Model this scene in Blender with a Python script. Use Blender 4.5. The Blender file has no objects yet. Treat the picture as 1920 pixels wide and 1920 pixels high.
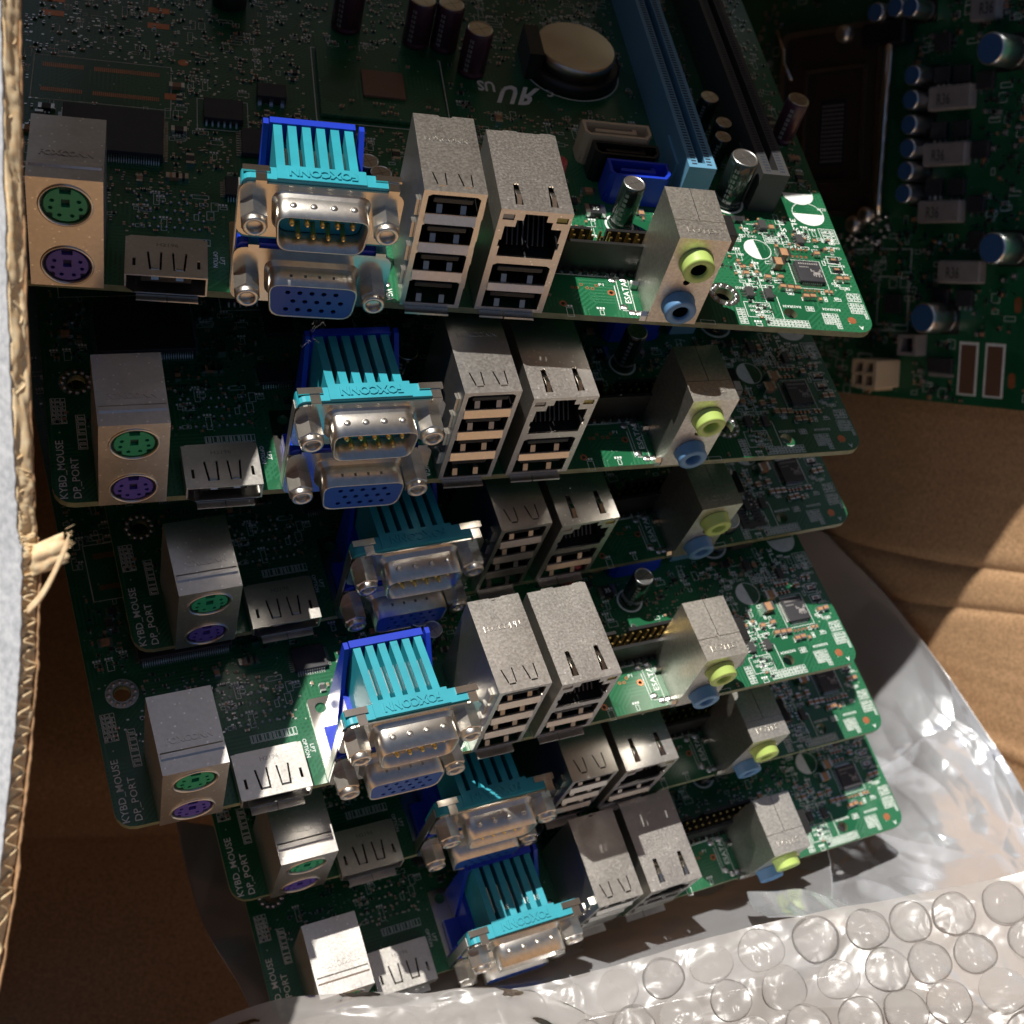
import bpy, bmesh, math, random
from mathutils import Matrix, Vector
C = bpy.context.scene.collection
PI = math.pi
random.seed(7)
# ------------------------------------------------------------------ camera, sky, sun
PITCH = math.radians(15)                      # camera looks 75 degrees below the horizon
CAM = Vector((0, 0, 0.56))
sP, cP = math.sin(PITCH), math.cos(PITCH)
RIGHT = Vector((1, 0, 0)); UP = Vector((0, cP, sP)); FWD = Vector((0, sP, -cP))
VIEW = Matrix((RIGHT, -UP, FWD)).transposed().to_4x4()          # measured frame (x right, y down, z forward) to world
VIEW.translation = CAM
def W(x, y, z):                                # a measured point in mm to world metres
    return CAM + (RIGHT*x - UP*y + FWD*z)*0.001
cam = bpy.data.cameras.new('camera'); co = bpy.data.objects.new('camera', cam); C.objects.link(co)
co.location = CAM; co.rotation_euler = (PITCH, 0, 0)
cam.lens = 48.88; cam.sensor_width = 36; cam.clip_start = 0.01; cam.clip_end = 50
cam.dof.use_dof = True; cam.dof.focus_distance = 0.275; cam.dof.aperture_fstop = 32
bpy.context.scene.camera = co
SUNV = Vector((-.138, -.733, -.666))
sd = (RIGHT*SUNV.x - UP*SUNV.y + FWD*SUNV.z).normalized()       # towards the sun
w = bpy.data.worlds.new('World'); bpy.context.scene.world = w; w.use_nodes = True
nt = w.node_tree; bg = nt.nodes['Background']
sky = nt.nodes.new('ShaderNodeTexSky'); sky.sky_type = 'NISHITA'; sky.sun_disc = False
sky.sun_elevation = math.asin(sd.z); sky.sun_rotation = math.atan2(sd.x, sd.y)
nt.links.new(sky.outputs[0], bg.inputs[0]); bg.inputs[1].default_value = 0.05
sl = bpy.data.lights.new('sun', 'SUN'); sl.energy = 5.0; sl.angle = math.radians(0.5); sl.color = (1, .95, .88)
so = bpy.data.objects.new('sun', sl); C.objects.link(so); so.rotation_euler = sd.to_track_quat('Z', 'Y').to_euler()
so.location = (0, 0, 2)
vs = bpy.context.scene.view_settings
bpy.context.scene.display_settings.display_device = 'sRGB'
vs.view_transform = 'Standard'; vs.look = 'None'; vs.exposure = 0.17; vs.gamma = 1; vs.use_curve_mapping = False

# ------------------------------------------------------------------ materials
def mat(name, col, rough=.5, metal=0., noise=0., nscale=60., col2=None, bump=0., bscale=200., spec=.5, speck=0., coat=0., rvar=.0):
    m = bpy.data.materials.new(name); m.use_nodes = True
    t = m.node_tree; b = t.nodes['Principled BSDF']
    b.inputs['Base Color'].default_value = (*col, 1); b.inputs['Roughness'].default_value = rough
    b.inputs['Metallic'].default_value = metal; b.inputs['Specular IOR Level'].default_value = spec
    b.inputs['Coat Weight'].default_value = coat
    tc = t.nodes.new('ShaderNodeTexCoord')
    def N(scale, det=3):
        n = t.nodes.new('ShaderNodeTexNoise'); n.inputs['Scale'].default_value = scale; n.inputs['Detail'].default_value = det
        t.links.new(tc.outputs['Object'], n.inputs['Vector']); return n
    if noise or col2:
        n = N(nscale); r = t.nodes.new('ShaderNodeValToRGB')
        c2 = col2 or tuple(c*(1-noise) for c in col)
        r.color_ramp.elements[0].position = .35; r.color_ramp.elements[1].position = .65
        r.color_ramp.elements[0].color = (*c2, 1); r.color_ramp.elements[1].color = (*col, 1)
        t.links.new(n.outputs[0], r.inputs[0]); out = r.outputs[0]
        if speck:
            v = t.nodes.new('ShaderNodeTexVoronoi'); v.inputs['Scale'].default_value = 700
            t.links.new(tc.outputs['Object'], v.inputs['Vector'])
            rr = t.nodes.new('ShaderNodeValToRGB'); rr.color_ramp.elements[0].position = .08; rr.color_ramp.elements[1].position = .2
            rr.color_ramp.elements[0].color = (speck, speck, speck, 1); rr.color_ramp.elements[1].color = (0, 0, 0, 1)
            t.links.new(v.outputs['Distance'], rr.inputs[0])
            mx = t.nodes.new('ShaderNodeMixRGB'); mx.blend_type = 'ADD'; mx.inputs[0].default_value = 1
            t.links.new(out, mx.inputs[1]); t.links.new(rr.outputs[0], mx.inputs[2]); out = mx.outputs[0]
        t.links.new(out, b.inputs['Base Color'])
    if rvar:
        n = N(nscale*1.7, 4); mr = t.nodes.new('ShaderNodeMapRange')
        mr.inputs['From Min'].default_value = .3; mr.inputs['From Max'].default_value = .7
        mr.inputs['To Min'].default_value = max(.02, rough-rvar); mr.inputs['To Max'].default_value = rough+rvar
        t.links.new(n.outputs[0], mr.inputs['Value']); t.links.new(mr.outputs[0], b.inputs['Roughness'])
    if metal >= 1 and not coat:
        n0 = N(75, 1); b0 = t.nodes.new('ShaderNodeBump'); b0.inputs['Strength'].default_value = .5; b0.inputs['Distance'].default_value = .0006
        t.links.new(n0.outputs[0], b0.inputs['Height']); t.links.new(b0.outputs[0], b.inputs['Normal'])
    if bump:
        n = N(bscale, 2); bp = t.nodes.new('ShaderNodeBump'); bp.inputs['Strength'].default_value = bump; bp.inputs['Distance'].default_value = .00004
        if metal >= 1 and not coat: t.links.new(b0.outputs[0], bp.inputs['Normal'])
        t.links.new(n.outputs[0], bp.inputs['Height']); t.links.new(bp.outputs[0], b.inputs['Normal'])
    return m
M = {}
M['metal'] = mat('nickel_plated_steel', (.68, .65, .60), .34, 1, noise=.07, nscale=1100, bump=.10, bscale=3000, speck=.1, rvar=.035)
M['metal_dull'] = mat('speckled_tin_plate', (.64, .61, .57), .37, 1, noise=.08, nscale=1100, bump=.12, bscale=3500, speck=.3, rvar=.045)
M['chrome'] = mat('bright_nickel', (.66, .62, .55), .22, 1, noise=.05, nscale=300, bump=.08, bscale=1500)
M['rough_metal'] = mat('matte_tin_plate', (.66, .63, .57), .42, 1, noise=.2, nscale=1500, bump=.5, bscale=4200, rvar=.06)
M['dark_metal'] = mat('shadowed_contact_metal', (.35, .34, .32), .35, 1)
M['nut'] = mat('zinc_plated_steel', (.74, .70, .63), .34, 1, noise=.14, nscale=700, bump=.25, bscale=2500, speck=.1)
M['socket_lid'] = mat('socket_load_plate', (.07, .05, .042), .45, .4)
M['gold'] = mat('gold_contact', (.85, .62, .22), .3, 1)
M['teal'] = mat('teal_plastic', (.02, .32, .40), .46, noise=.16, nscale=120, bump=.3, bscale=2500)
M['blue'] = mat('deep_blue_plastic', (.008, .04, .50), .38, noise=.15, nscale=80, bump=.1)
M['vga'] = mat('vga_blue_plastic', (.014, .075, .38), .4, noise=.1)
M['black'] = mat('black_plastic', (.012, .012, .012), .42, noise=.3, nscale=150, bump=.2)
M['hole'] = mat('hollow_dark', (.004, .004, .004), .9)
M['green_port'] = mat('green_port_plastic', (.02, .36, .17), .42, noise=.1)
M['purple_port'] = mat('purple_port_plastic', (.11, .08, .42), .42, noise=.1)
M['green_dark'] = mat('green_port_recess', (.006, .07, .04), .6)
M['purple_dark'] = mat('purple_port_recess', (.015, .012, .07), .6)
M['lime'] = mat('lime_green_plastic', (.47, .62, .16), .4, noise=.08)
M['light_blue'] = mat('light_blue_plastic', (.12, .27, .48), .4, noise=.08)
M['slot_blue'] = mat('slot_blue_plastic', (.12, .30, .45), .45, noise=.1)
M['slot_dark'] = mat('slot_opening_dark', (.01, .015, .03), .8)
M['charcoal'] = mat('charcoal_plastic', (.05, .05, .05), .45, noise=.15)
M['ivory'] = mat('ivory_plastic', (.66, .52, .34), .5, noise=.1)
M['white'] = mat('silkscreen_white', (.80, .84, .80), .6, noise=.12, nscale=700)
M['tan'] = mat('tan_ceramic', (.42, .23, .12), .5, noise=.2, nscale=900)
M['res'] = mat('resistor_black', (.02, .02, .022), .4)
M['chip'] = mat('chip_epoxy', (.035, .035, .04), .5, noise=.25, nscale=300, bump=.3, bscale=2500)
M['solder'] = mat('solder_tin', (.72, .72, .70), .28, 1, noise=.2, nscale=900, bump=.5, bscale=1500)
M['copper'] = mat('bare_copper_pad', (.62, .22, .10), .38, .6, noise=.2, nscale=400)
M['brown_die'] = mat('brown_chip_lid', (.22, .12, .08), .4, .3)
M['sleeve'] = mat('capacitor_sleeve', (.012, .02, .018), .16, noise=.4, nscale=150, coat=.5)
M['sleeve_print'] = mat('capacitor_print', (.25, .26, .24), .4)
M['pink'] = mat('pink_sleeve', (.5, .08, .08), .3)
M['plum'] = mat('plum_sleeve', (.06, .02, .035), .3)
M['battery'] = mat('battery_steel', (.72, .66, .55), .3, 1, noise=.15)
M['capcan'] = mat('aluminium_can', (.80, .80, .80), .3, 1, noise=.1)
M['cap_blue'] = mat('can_blue_ink', (.05, .15, .36), .5, .3)
M['choke'] = mat('grey_ferrite', (.30, .28, .27), .6, noise=.15, nscale=300)
M['pcb_edge'] = mat('board_edge_fibreglass', (.20, .22, .12), .6, noise=.3, nscale=400)
M['led'] = mat('led_window_amber', (.35, .30, .06), .3)
M['led2'] = mat('led_window_clear', (.38, .35, .30), .3)
M['red'] = mat('red_label', (.4, .02, .02), .5)

def pcb_mat(name, base, lite):
    m = bpy.data.materials.new(name); m.use_nodes = True; t = m.node_tree; b = t.nodes['Principled BSDF']; L = t.links.new
    b.inputs['Roughness'].default_value = .28; b.inputs['Specular IOR Level'].default_value = .55
    tc = t.nodes.new('ShaderNodeTexCoord')
    def waves(rot, sc, cell, seed):
        mp = t.nodes.new('ShaderNodeMapping'); mp.inputs['Rotation'].default_value = (0, 0, rot); mp.inputs['Location'].default_value = (seed, seed*.7, 0)
        L(tc.outputs['Object'], mp.inputs[0])
        wv = t.nodes.new('ShaderNodeTexWave'); wv.inputs['Scale'].default_value = sc; wv.inputs['Distortion'].default_value = 0
        L(mp.outputs[0], wv.inputs['Vector'])
        vo = t.nodes.new('ShaderNodeTexVoronoi'); vo.distance = 'CHEBYCHEV'; vo.inputs['Scale'].default_value = cell
        L(mp.outputs[0], vo.inputs['Vector'])
        sx = t.nodes.new('ShaderNodeSeparateColor'); L(vo.outputs['Color'], sx.inputs[0])
        g = t.nodes.new('ShaderNodeMath'); g.operation = 'GREATER_THAN'; g.inputs[1].default_value = .62; L(sx.outputs[0], g.inputs[0])
        s = t.nodes.new('ShaderNodeMath'); s.operation = 'GREATER_THAN'; s.inputs[1].default_value = .55; L(wv.outputs['Fac'], s.inputs[0])
        p = t.nodes.new('ShaderNodeMath'); p.operation = 'MULTIPLY'; L(g.outputs[0], p.inputs[0]); L(s.outputs[0], p.inputs[1]); return p
    a = waves(0, 340, 130, .3); c = waves(PI/2, 340, 110, .9); d = waves(PI/4, 340, 90, 1.7)
    mx = t.nodes.new('ShaderNodeMath'); mx.operation = 'MAXIMUM'; L(a.outputs[0], mx.inputs[0]); L(c.outputs[0], mx.inputs[1])
    mx2 = t.nodes.new('ShaderNodeMath'); mx2.operation = 'MAXIMUM'; L(mx.outputs[0], mx2.inputs[0]); L(d.outputs[0], mx2.inputs[1])
    f = t.nodes.new('ShaderNodeMath'); f.operation = 'MULTIPLY'; f.inputs[1].default_value = .38; L(mx2.outputs[0], f.inputs[0])
    n = t.nodes.new('ShaderNodeTexNoise'); n.inputs['Scale'].default_value = 45; L(tc.outputs['Object'], n.inputs['Vector'])
    r = t.nodes.new('ShaderNodeValToRGB'); r.color_ramp.elements[0].position = .35; r.color_ramp.elements[1].position = .65
    r.color_ramp.elements[0].color = (*[x*.75 for x in base], 1); r.color_ramp.elements[1].color = (*base, 1); L(n.outputs[0], r.inputs[0])
    m1 = t.nodes.new('ShaderNodeMixRGB'); m1.inputs[2].default_value = (*lite, 1); L(f.outputs[0], m1.inputs[0]); L(r.outputs[0], m1.inputs[1])
    vo = t.nodes.new('ShaderNodeTexVoronoi'); vo.inputs['Scale'].default_value = 330; L(tc.outputs['Object'], vo.inputs['Vector'])
    lt = t.nodes.new('ShaderNodeMath'); lt.operation = 'LESS_THAN'; lt.inputs[1].default_value = .07; L(vo.outputs['Distance'], lt.inputs[0])
    m2 = t.nodes.new('ShaderNodeMixRGB'); m2.inputs[2].default_value = (.35, .45, .33, 1); L(lt.outputs[0], m2.inputs[0]); L(m1.outputs[0], m2.inputs[1])
    L(m2.outputs[0], b.inputs['Base Color'])
    bp = t.nodes.new('ShaderNodeBump'); bp.inputs['Strength'].default_value = .35; bp.inputs['Distance'].default_value = .00006
    L(mx2.outputs[0], bp.inputs['Height']); L(bp.outputs[0], b.inputs['Normal'])
    return m
M['pcb'] = pcb_mat('green_solder_mask', (.011, .108, .044), (.035, .19, .09))

def card_mat(name, c1, c2, rib=0.):
    m = bpy.data.materials.new(name); m.use_nodes = True; t = m.node_tree; b = t.nodes['Principled BSDF']; L = t.links.new
    b.inputs['Roughness'].default_value = .85; b.inputs['Specular IOR Level'].default_value = .2
    tc = t.nodes.new('ShaderNodeTexCoord')
    mp = t.nodes.new('ShaderNodeMapping'); mp.inputs['Scale'].default_value = (8, 60, 60); L(tc.outputs['Object'], mp.inputs[0])
    n = t.nodes.new('ShaderNodeTexNoise'); n.inputs['Scale'].default_value = 1.2; n.inputs['Detail'].default_value = 6; L(mp.outputs[0], n.inputs['Vector'])
    n2 = t.nodes.new('ShaderNodeTexNoise'); n2.inputs['Scale'].default_value = 900; n2.inputs['Detail'].default_value = 3; L(tc.outputs['Object'], n2.inputs['Vector'])
    r = t.nodes.new('ShaderNodeValToRGB'); r.color_ramp.elements[0].position = .3; r.color_ramp.elements[1].position = .7
    r.color_ramp.elements[0].color = (*[a*.45+b_*.55 for a, b_ in zip(c2, c1)], 1); r.color_ramp.elements[1].color = (*c1, 1); L(n.outputs[0], r.inputs[0])
    mx = t.nodes.new('ShaderNodeMixRGB'); mx.blend_type = 'OVERLAY'; mx.inputs[0].default_value = .55
    L(r.outputs[0], mx.inputs[1]); L(n2.outputs[0], mx.inputs[2]); L(mx.outputs[0], b.inputs['Base Color'])
    bp = t.nodes.new('ShaderNodeBump'); bp.inputs['Strength'].default_value = .3; bp.inputs['Distance'].default_value = .0005
    L(n.outputs[0], bp.inputs['Height']); L(bp.outputs[0], b.inputs['Normal'])
    return m
M['card'] = card_mat('brown_cardboard', (.44, .272, .148), (.35, .208, .11))
M['card_edge'] = card_mat('cardboard_cut_edge', (.86, .66, .40), (.74, .53, .30))
M['card_white'] = card_mat('white_printed_cardboard', (.52, .53, .545), (.46, .47, .485))
M['torn'] = card_mat('torn_paper_fibre', (.80, .60, .36), (.65, .45, .25))

# ------------------------------------------------------------------ mesh helpers (mm in, metres out)
class G:
    def __init__(s): s.v = []; s.f = []; s.m = []; s.mats = []; s.cur = 0; s.sm = []
    def use(s, mname):
        if mname not in s.mats: s.mats.append(mname)
        s.cur = s.mats.index(mname); return s
    def add(s, vs, fs, smooth=False):
        o = len(s.v); s.v += [tuple(x) for x in vs]
        for f in fs: s.f.append(tuple(i+o for i in f)); s.m.append(s.cur); s.sm.append(smooth)
        return s
    def box(s, x0, x1, y0, y1, z0, z1):
        return s.add([(x0,y0,z0),(x1,y0,z0),(x1,y1,z0),(x0,y1,z0),(x0,y0,z1),(x1,y0,z1),(x1,y1,z1),(x0,y1,z1)],
                     [(0,3,2,1),(4,5,6,7),(0,1,5,4),(1,2,6,5),(2,3,7,6),(3,0,4,7)])
    def rbox(s, cx, cy, lx, ly, z0, z1, rot=0):
        c, q = math.cos(rot), math.sin(rot); P = []
        for z in (z0, z1):
            for a, b in ((-1,-1),(1,-1),(1,1),(-1,1)):
                X, Y = a*lx/2, b*ly/2; P.append((cx+X*c-Y*q, cy+X*q+Y*c, z))
        return s.add(P, [(0,3,2,1),(4,5,6,7),(0,1,5,4),(1,2,6,5),(2,3,7,6),(3,0,4,7)])
    def cbox(s, x0, x1, y0, y1, z0, z1, b=.3):
        V = []; X = (x0, x1); Y = (y0, y1); Z = (z0, z1); idx = {}
        for i in (0,1):
            for j in (0,1):
                for k in (0,1):
                    sx, sy, sz = (1,-1)[i]*b, (1,-1)[j]*b, (1,-1)[k]*b
                    for a, p in enumerate(((X[i], Y[j]+sy, Z[k]+sz), (X[i]+sx, Y[j], Z[k]+sz), (X[i]+sx, Y[j]+sy, Z[k]))):
                        idx[i,j,k,a] = len(V); V.append(p)
        F = []
        for i in (0,1): F.append([idx[i,0,0,0], idx[i,1,0,0], idx[i,1,1,0], idx[i,0,1,0]][::(1 if i else -1)])
        for j in (0,1): F.append([idx[0,j,0,1], idx[1,j,0,1], idx[1,j,1,1], idx[0,j,1,1]][::(-1 if j else 1)])
        for k in (0,1): F.append([idx[0,0,k,2], idx[1,0,k,2], idx[1,1,k,2], idx[0,1,k,2]][::(1 if k else -1)])
        for i in (0,1):
            for j in (0,1): F.append([idx[i,j,0,0], idx[i,j,0,1], idx[i,j,1,1], idx[i,j,1,0]][::(1 if (i+j)%2 else -1)])
        for i in (0,1):
            for k in (0,1): F.append([idx[i,0,k,0], idx[i,0,k,2], idx[i,1,k,2], idx[i,1,k,0]][::(1 if (i+k)%2==0 else -1)])
        for j in (0,1):
            for k in (0,1): F.append([idx[0,j,k,1], idx[0,j,k,2], idx[1,j,k,2], idx[1,j,k,1]][::(1 if (j+k)%2 else -1)])
        for i in (0,1):
            for j in (0,1):
                for k in (0,1): F.append([idx[i,j,k,0], idx[i,j,k,1], idx[i,j,k,2]][::(1 if (i+j+k)%2==0 else -1)])
        return s.add(V, F)
    def lathe(s, c, prof, axis='z', n=24, smooth=True, cap=True, ph=0.):
        # prof: list of (r, h) along the axis
        V = []; F = []
        for r, h in prof:
            for i in range(n):
                a = 2*PI*i/n + ph; p, q = r*math.cos(a), r*math.sin(a)
                V.append((c[0]+p, c[1]+q, c[2]+h) if axis == 'z' else (c[0]+p, c[1]+h, c[2]+q) if axis == 'y' else (c[0]+h, c[1]+p, c[2]+q))
        for k in range(len(prof)-1):
            for i in range(n):
                j = (i+1) % n; f = (k*n+i, k*n+j, (k+1)*n+j, (k+1)*n+i); F.append(f if axis != 'y' else f[::-1])
        s.add(V, F, smooth)
        if cap:
            o = len(s.v)-len(V)
            for k in (0, len(prof)-1):
                if prof[k][0] > 0:
                    f = tuple(o+k*n+i for i in range(n)); f = f if (k > 0) == (axis != 'y') else f[::-1]
                    s.f.append(f); s.m.append(s.cur); s.sm.append(False)
        return s
    def plate(s, outer, holes, a0, a1, axis='z'):
        """flat plate with holes: loops are 2D; extruded from a0 to a1 along axis"""
        bm = bmesh.new(); es = []; loops = [outer]+list(holes)
        for lp in loops:
            vs_ = [bm.verts.new((p[0], p[1], 0)) for p in lp]
            for i in range(len(vs_)): es.append(bm.edges.new((vs_[i], vs_[(i+1) % len(vs_)])))
        bmesh.ops.triangle_fill(bm, edges=es, use_beauty=True)
        bm.verts.ensure_lookup_table(); bm.verts.index_update()
        T = [tuple(v.index for v in f.verts) for f in bm.faces]; P = [(v.co.x, v.co.y) for v in bm.verts]
        bm.free()
        def pt(p, h): return (p[0], p[1], h) if axis == 'z' else (p[0], h, p[1]) if axis == 'y' else (h, p[0], p[1])
        o = len(P); V = [pt(p, a0) for p in P]+[pt(p, a1) for p in P]; F = [t for t in T]+[tuple(i+o for i in t[::-1]) for t in T]
        k = 0
        for lp in loops:
            n = len(lp)
            for i in range(n): j = (i+1) % n; F.append((k+i, k+j, o+k+j, o+k+i))
            k += n
        return s.add(V, F)
    def prism(s, prof, a0, a1, axis='x'): return s.plate(prof, [], a0, a1, axis)
    def tube(s, pts, r, n=6, smooth=True):
        V = []; F = []
        for k, p in enumerate(pts):
            p = Vector(p); d = (Vector(pts[min(k+1, len(pts)-1)])-Vector(pts[max(k-1, 0)])).normalized()
            a = d.orthogonal().normalized() if k == 0 else (pa - d*pa.dot(d)).normalized(); pa = a; b = d.cross(a)
            rr = r[k] if isinstance(r, (list, tuple)) else r
            for i in range(n): t = 2*PI*i/n; V.append(p+(a*math.cos(t)+b*math.sin(t))*rr)
        for k in range(len(pts)-1):
            for i in range(n): j = (i+1) % n; F.append((k*n+i, k*n+j, (k+1)*n+j, (k+1)*n+i))
        F.append(tuple(range(n))[::-1]); F.append(tuple(range((len(pts)-1)*n, len(pts)*n)))
        return s.add(V, F, smooth)
    def text(s, st, size, mtx, z=0.):
        P, T = glyphs(st); return s.add([mtx @ Vector((p[0]*size, p[1]*size, z)) for p in P], T)
    def text3(s, st, x, y, z, rot, length, height, dep=.2):
        P, T = glyphs(st); wd = _g[st+'|w']; m = tm(x, y, 0, rot, length/wd, height); n = len(P); ec = {}
        for t in T:
            for i in range(len(t)):
                a, b = t[i], t[(i+1) % len(t)]; ec.setdefault((min(a, b), max(a, b)), []).append((a, b))
        Q = [m @ Vector((p[0], p[1], 0)) for p in P]
        V = [(q.x, q.y, z+dep) for q in Q]+[(q.x, q.y, z-.05) for q in Q]
        F = [tuple(t) for t in T]+[(e[0][1], e[0][0], e[0][0]+n, e[0][1]+n) for e in ec.values() if len(e) == 1]
        return s.add(V, F)
    def build(s, name, parent=None, frame=None, fixn=False):
        me = bpy.data.meshes.new(name); me.from_pydata([(x*.001, y*.001, z*.001) for x, y, z in s.v], [], s.f)
        for mn in s.mats: me.materials.append(M[mn])
        me.polygons.foreach_set('material_index', s.m); me.polygons.foreach_set('use_smooth', s.sm)
        if fixn:
            bm = bmesh.new(); bm.from_mesh(me); bmesh.ops.recalc_face_normals(bm, faces=bm.faces); bm.to_mesh(me); bm.free()
        me.update(); o = bpy.data.objects.new(name, me); C.objects.link(o)
        if parent is not None: o.parent = parent
        if frame is not None: o.matrix_world = frame
        return o
_g = {}
def glyphs(st):
    if st in _g: return _g[st]
    cu = bpy.data.curves.new('lettering', 'FONT'); cu.body = st.strip('*'); cu.offset = .035 if '*' in st else .008; cu.resolution_u = 2; cu.align_x = 'LEFT'
    ob = bpy.data.objects.new('lettering', cu); me = ob.to_mesh()
    P = [(v.co.x, v.co.y) for v in me.vertices]; T = [tuple(p.vertices) for p in me.polygons]
    ob.to_mesh_clear(); bpy.data.objects.remove(ob); bpy.data.curves.remove(cu)
    x1 = max(p[0] for p in P); P = [(x, y/.69) for x, y in P]      # cap height 1
    _g[st] = (P, T); _g[st+'|w'] = x1; return _g[st]
def tm(x, y, z, rot=0, sx=1, sy=1): return Matrix.Translation((x, y, z)) @ Matrix.Rotation(rot, 4, 'Z') @ Matrix.Diagonal((sx, sy, 1, 1))
def textfit(g, st, x, y, z, rot, length, height, mirror=1):
    glyphs(st); wd = _g[st+'|w']; g.text(st, 1, tm(x, y, z, rot, length/wd*mirror, height))
def circ(cx, cy, r, n=20, ph=0): return [(cx+r*math.cos(2*PI*i/n+ph), cy+r*math.sin(2*PI*i/n+ph)) for i in range(n)]
def rect(x0, x1, y0, y1): return [(x0, y0), (x1, y0), (x1, y1), (x0, y1)]
def rrect(x0, x1, y0, y1, r, n=4):
    o = []
    for cx, cy, a in ((x1-r, y0+r, -PI/2), (x1-r, y1-r, 0), (x0+r, y1-r, PI/2), (x0+r, y0+r, PI)):
        for i in range(n+1): t = a+PI/2*i/n; o.append((cx+r*math.cos(t), cy+r*math.sin(t)))
    return o
def empty(name, label, cat, frame=None, group=None):
    o = bpy.data.objects.new(name, None); C.objects.link(o); o.empty_display_size = .02
    o['label'] = label; o['category'] = cat
    if group: o['group'] = group
    if frame is not None: o.matrix_world = frame
    return o
def stuff(o): o['kind'] = 'stuff'; return o

# ------------------------------------------------------------------ the cardboard box
box = empty('cardboard_box', 'open brown cardboard carton that holds all the circuit boards', 'box')
R1 = Matrix(((.966, -.138, .22), (.024, -.797, -.604), (.259, .589, -.766)))     # first board frame in the measured frame
T1 = Vector((-98.5, -43.9, 259.4))
def b1(x, y, z): return R1 @ Vector((x, y, z)) + T1
def sheet(name, pts_fn, nu, nv, m, thick=3., parent=None, smooth=True):
    V = [W(*pts_fn(i/nu, j/nv)) for j in range(nv+1) for i in range(nu+1)]
    F = [(j*(nu+1)+i, j*(nu+1)+i+1, (j+1)*(nu+1)+i+1, (j+1)*(nu+1)+i) for j in range(nv) for i in range(nu)]
    me = bpy.data.meshes.new(name); me.from_pydata(V, [], F); me.materials.append(M[m])
    me.polygons.foreach_set('use_smooth', [smooth]*len(F)); me.update()
    o = bpy.data.objects.new(name, me); C.objects.link(o); o.parent = parent
    if thick:
        md = o.modifiers.new('thickness', 'SOLIDIFY'); md.thickness = thick*.001; md.offset = 0
    return o
ON = Vector((-.801, .1, -.591)).normalized(); OX = Vector((.599, .148, -.787)); OX = (OX-ON*OX.dot(ON)).normalized(); OY = ON.cross(OX)
OO = Vector((123.1, -39.5, 472.))
def ob_(x, y, z): return OO+OX*x+OY*y+ON*z
from mathutils import noise as NZ
def right_wall(u, v):
    x = -75+u*230; y = 190-v*420
    d = 0
    for yc, slope, wd, a in ((-52, -.01, 2.2, -1.5), (-70, .03, 2.0, -1.3), (-112, -.03, 2.4, 1.0), (-158, .0, 3, -1.2)):
        t = (y-(yc+slope*x+3*math.sin(x*.03+yc)))/wd; d += a*math.exp(-t*t)
    d += 1.6*NZ.noise(Vector((x*.01, y*.02, 3))) + .07*math.sin(y*.9)*(.5+NZ.noise(Vector((x*.02, y*.05, 0))))
    return ob_(x, y, -11+d)
sheet('wall', right_wall, 80, 420, 'card', 4, box)
def left_wall(u, v):
    p = b1(-16, -60+u*310, 60-v*330); return p
sheet('wall', left_wall, 20, 20, 'card', 4, box)
def low_wall(u, v):
    x = -190+u*520; y = -190+v*450
    return b1(x, y, -232-(26 if y < 6 else 26*math.exp(-(y-6)/7))+2*NZ.noise(Vector((x*.02, y*.02, 1))))
sheet('wall', low_wall, 60, 200, 'card', 4, box)
sheet('wall', lambda u, v: b1(-190, -190+u*450, -240+v*330), 8, 8, 'card', 4, box)
def front_wall(u, v):
    x = -140+u*420; z = 470-v*290
    return (x, 168-(470-z)*.02+1.5*math.sin(x*.05)*v, z)
sheet('wall', front_wall, 30, 10, 'card', 4, box)
sheet('wall', lambda u, v: b1(-20+u*300, 255, 80-v*380), 10, 10, 'card', 4, box)       # the box bottom the boards stand on
rf = empty('box_flap', 'unseen brown lid flap added at the right of the carton to block sky light', 'box flap')
def sky_block_flap(u, v):                          # unseen flap added to cut sky light on the boards, edge-on to the sun
    return b1(276, 0, 0) + SUNV.normalized()*(60+u*360) + Vector((-.138, -.797, .589))*(-190+v*400)
sheet('panel', sky_block_flap, 8, 8, 'card', 4, rf)
# half-closed lid flap at the left: its free cut edge is the strip along the photo's left side
FE = [((p-960)/2607*z, (q-960)/2607*z, z) for p, q, z in ((40,-3600,184),(20,-1700,194),(10,-700,196.5),(6,-200,198),(2,0,199),(6,300,200.5),(15,600,201.5),(27,880,202.5),(33,1000,203.5),(41,1030,203.5),(40,1120,204),(37,1250,204.5),(29,1360,205),(11,1530,205.5),(-8,1700,205),(-60,2000,204))]
def flap_pt(t):
    k = t*(len(FE)-1); i = min(int(k), len(FE)-2); a = k-i
    return Vector(FE[i])*(1-a)+Vector(FE[i+1])*a
flap = empty('box_flap', 'white faced lid flap at the left whose cut edge shows brown flutes', 'box flap')
WN = Vector((-.44, 0, -.9)); WD = Vector((-.9, 0, .44)); 
def lin(u, v, off, nz):
    p = flap_pt(v); q = p + WD*(u*150) - WN*off
    j = .35*NZ.noise(Vector((v*60, off, 1)))+.25*NZ.noise(Vector((v*200, off, 5)))
    return q + WD*j*(1-u)**8 + WN*(.8*NZ.noise(Vector((u*6, v*14, nz))))*min(1, u*8)
sheet('outer_liner', lambda u, v: lin(u**3, v, 0, 2), 24, 260, 'card_white', .35, flap)
sheet('inner_liner', lambda u, v: lin(u**3, v, 3.7, 2), 24, 260, 'card', .35, flap)
def flute(u, v):
    p = flap_pt(v); s = math.sin(v*430+2.6*NZ.noise(Vector((v*30, 0, 0)))); off = 1.85+1.6*s*(.75+.5*NZ.noise(Vector((v*70, 4, 0))))
    return p + WD*(.15+u*9+.3*NZ.noise(Vector((v*120, 2, 2)))) - WN*off
sheet('fluting', flute, 4, 1500, 'card_edge', .42, flap)
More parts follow.
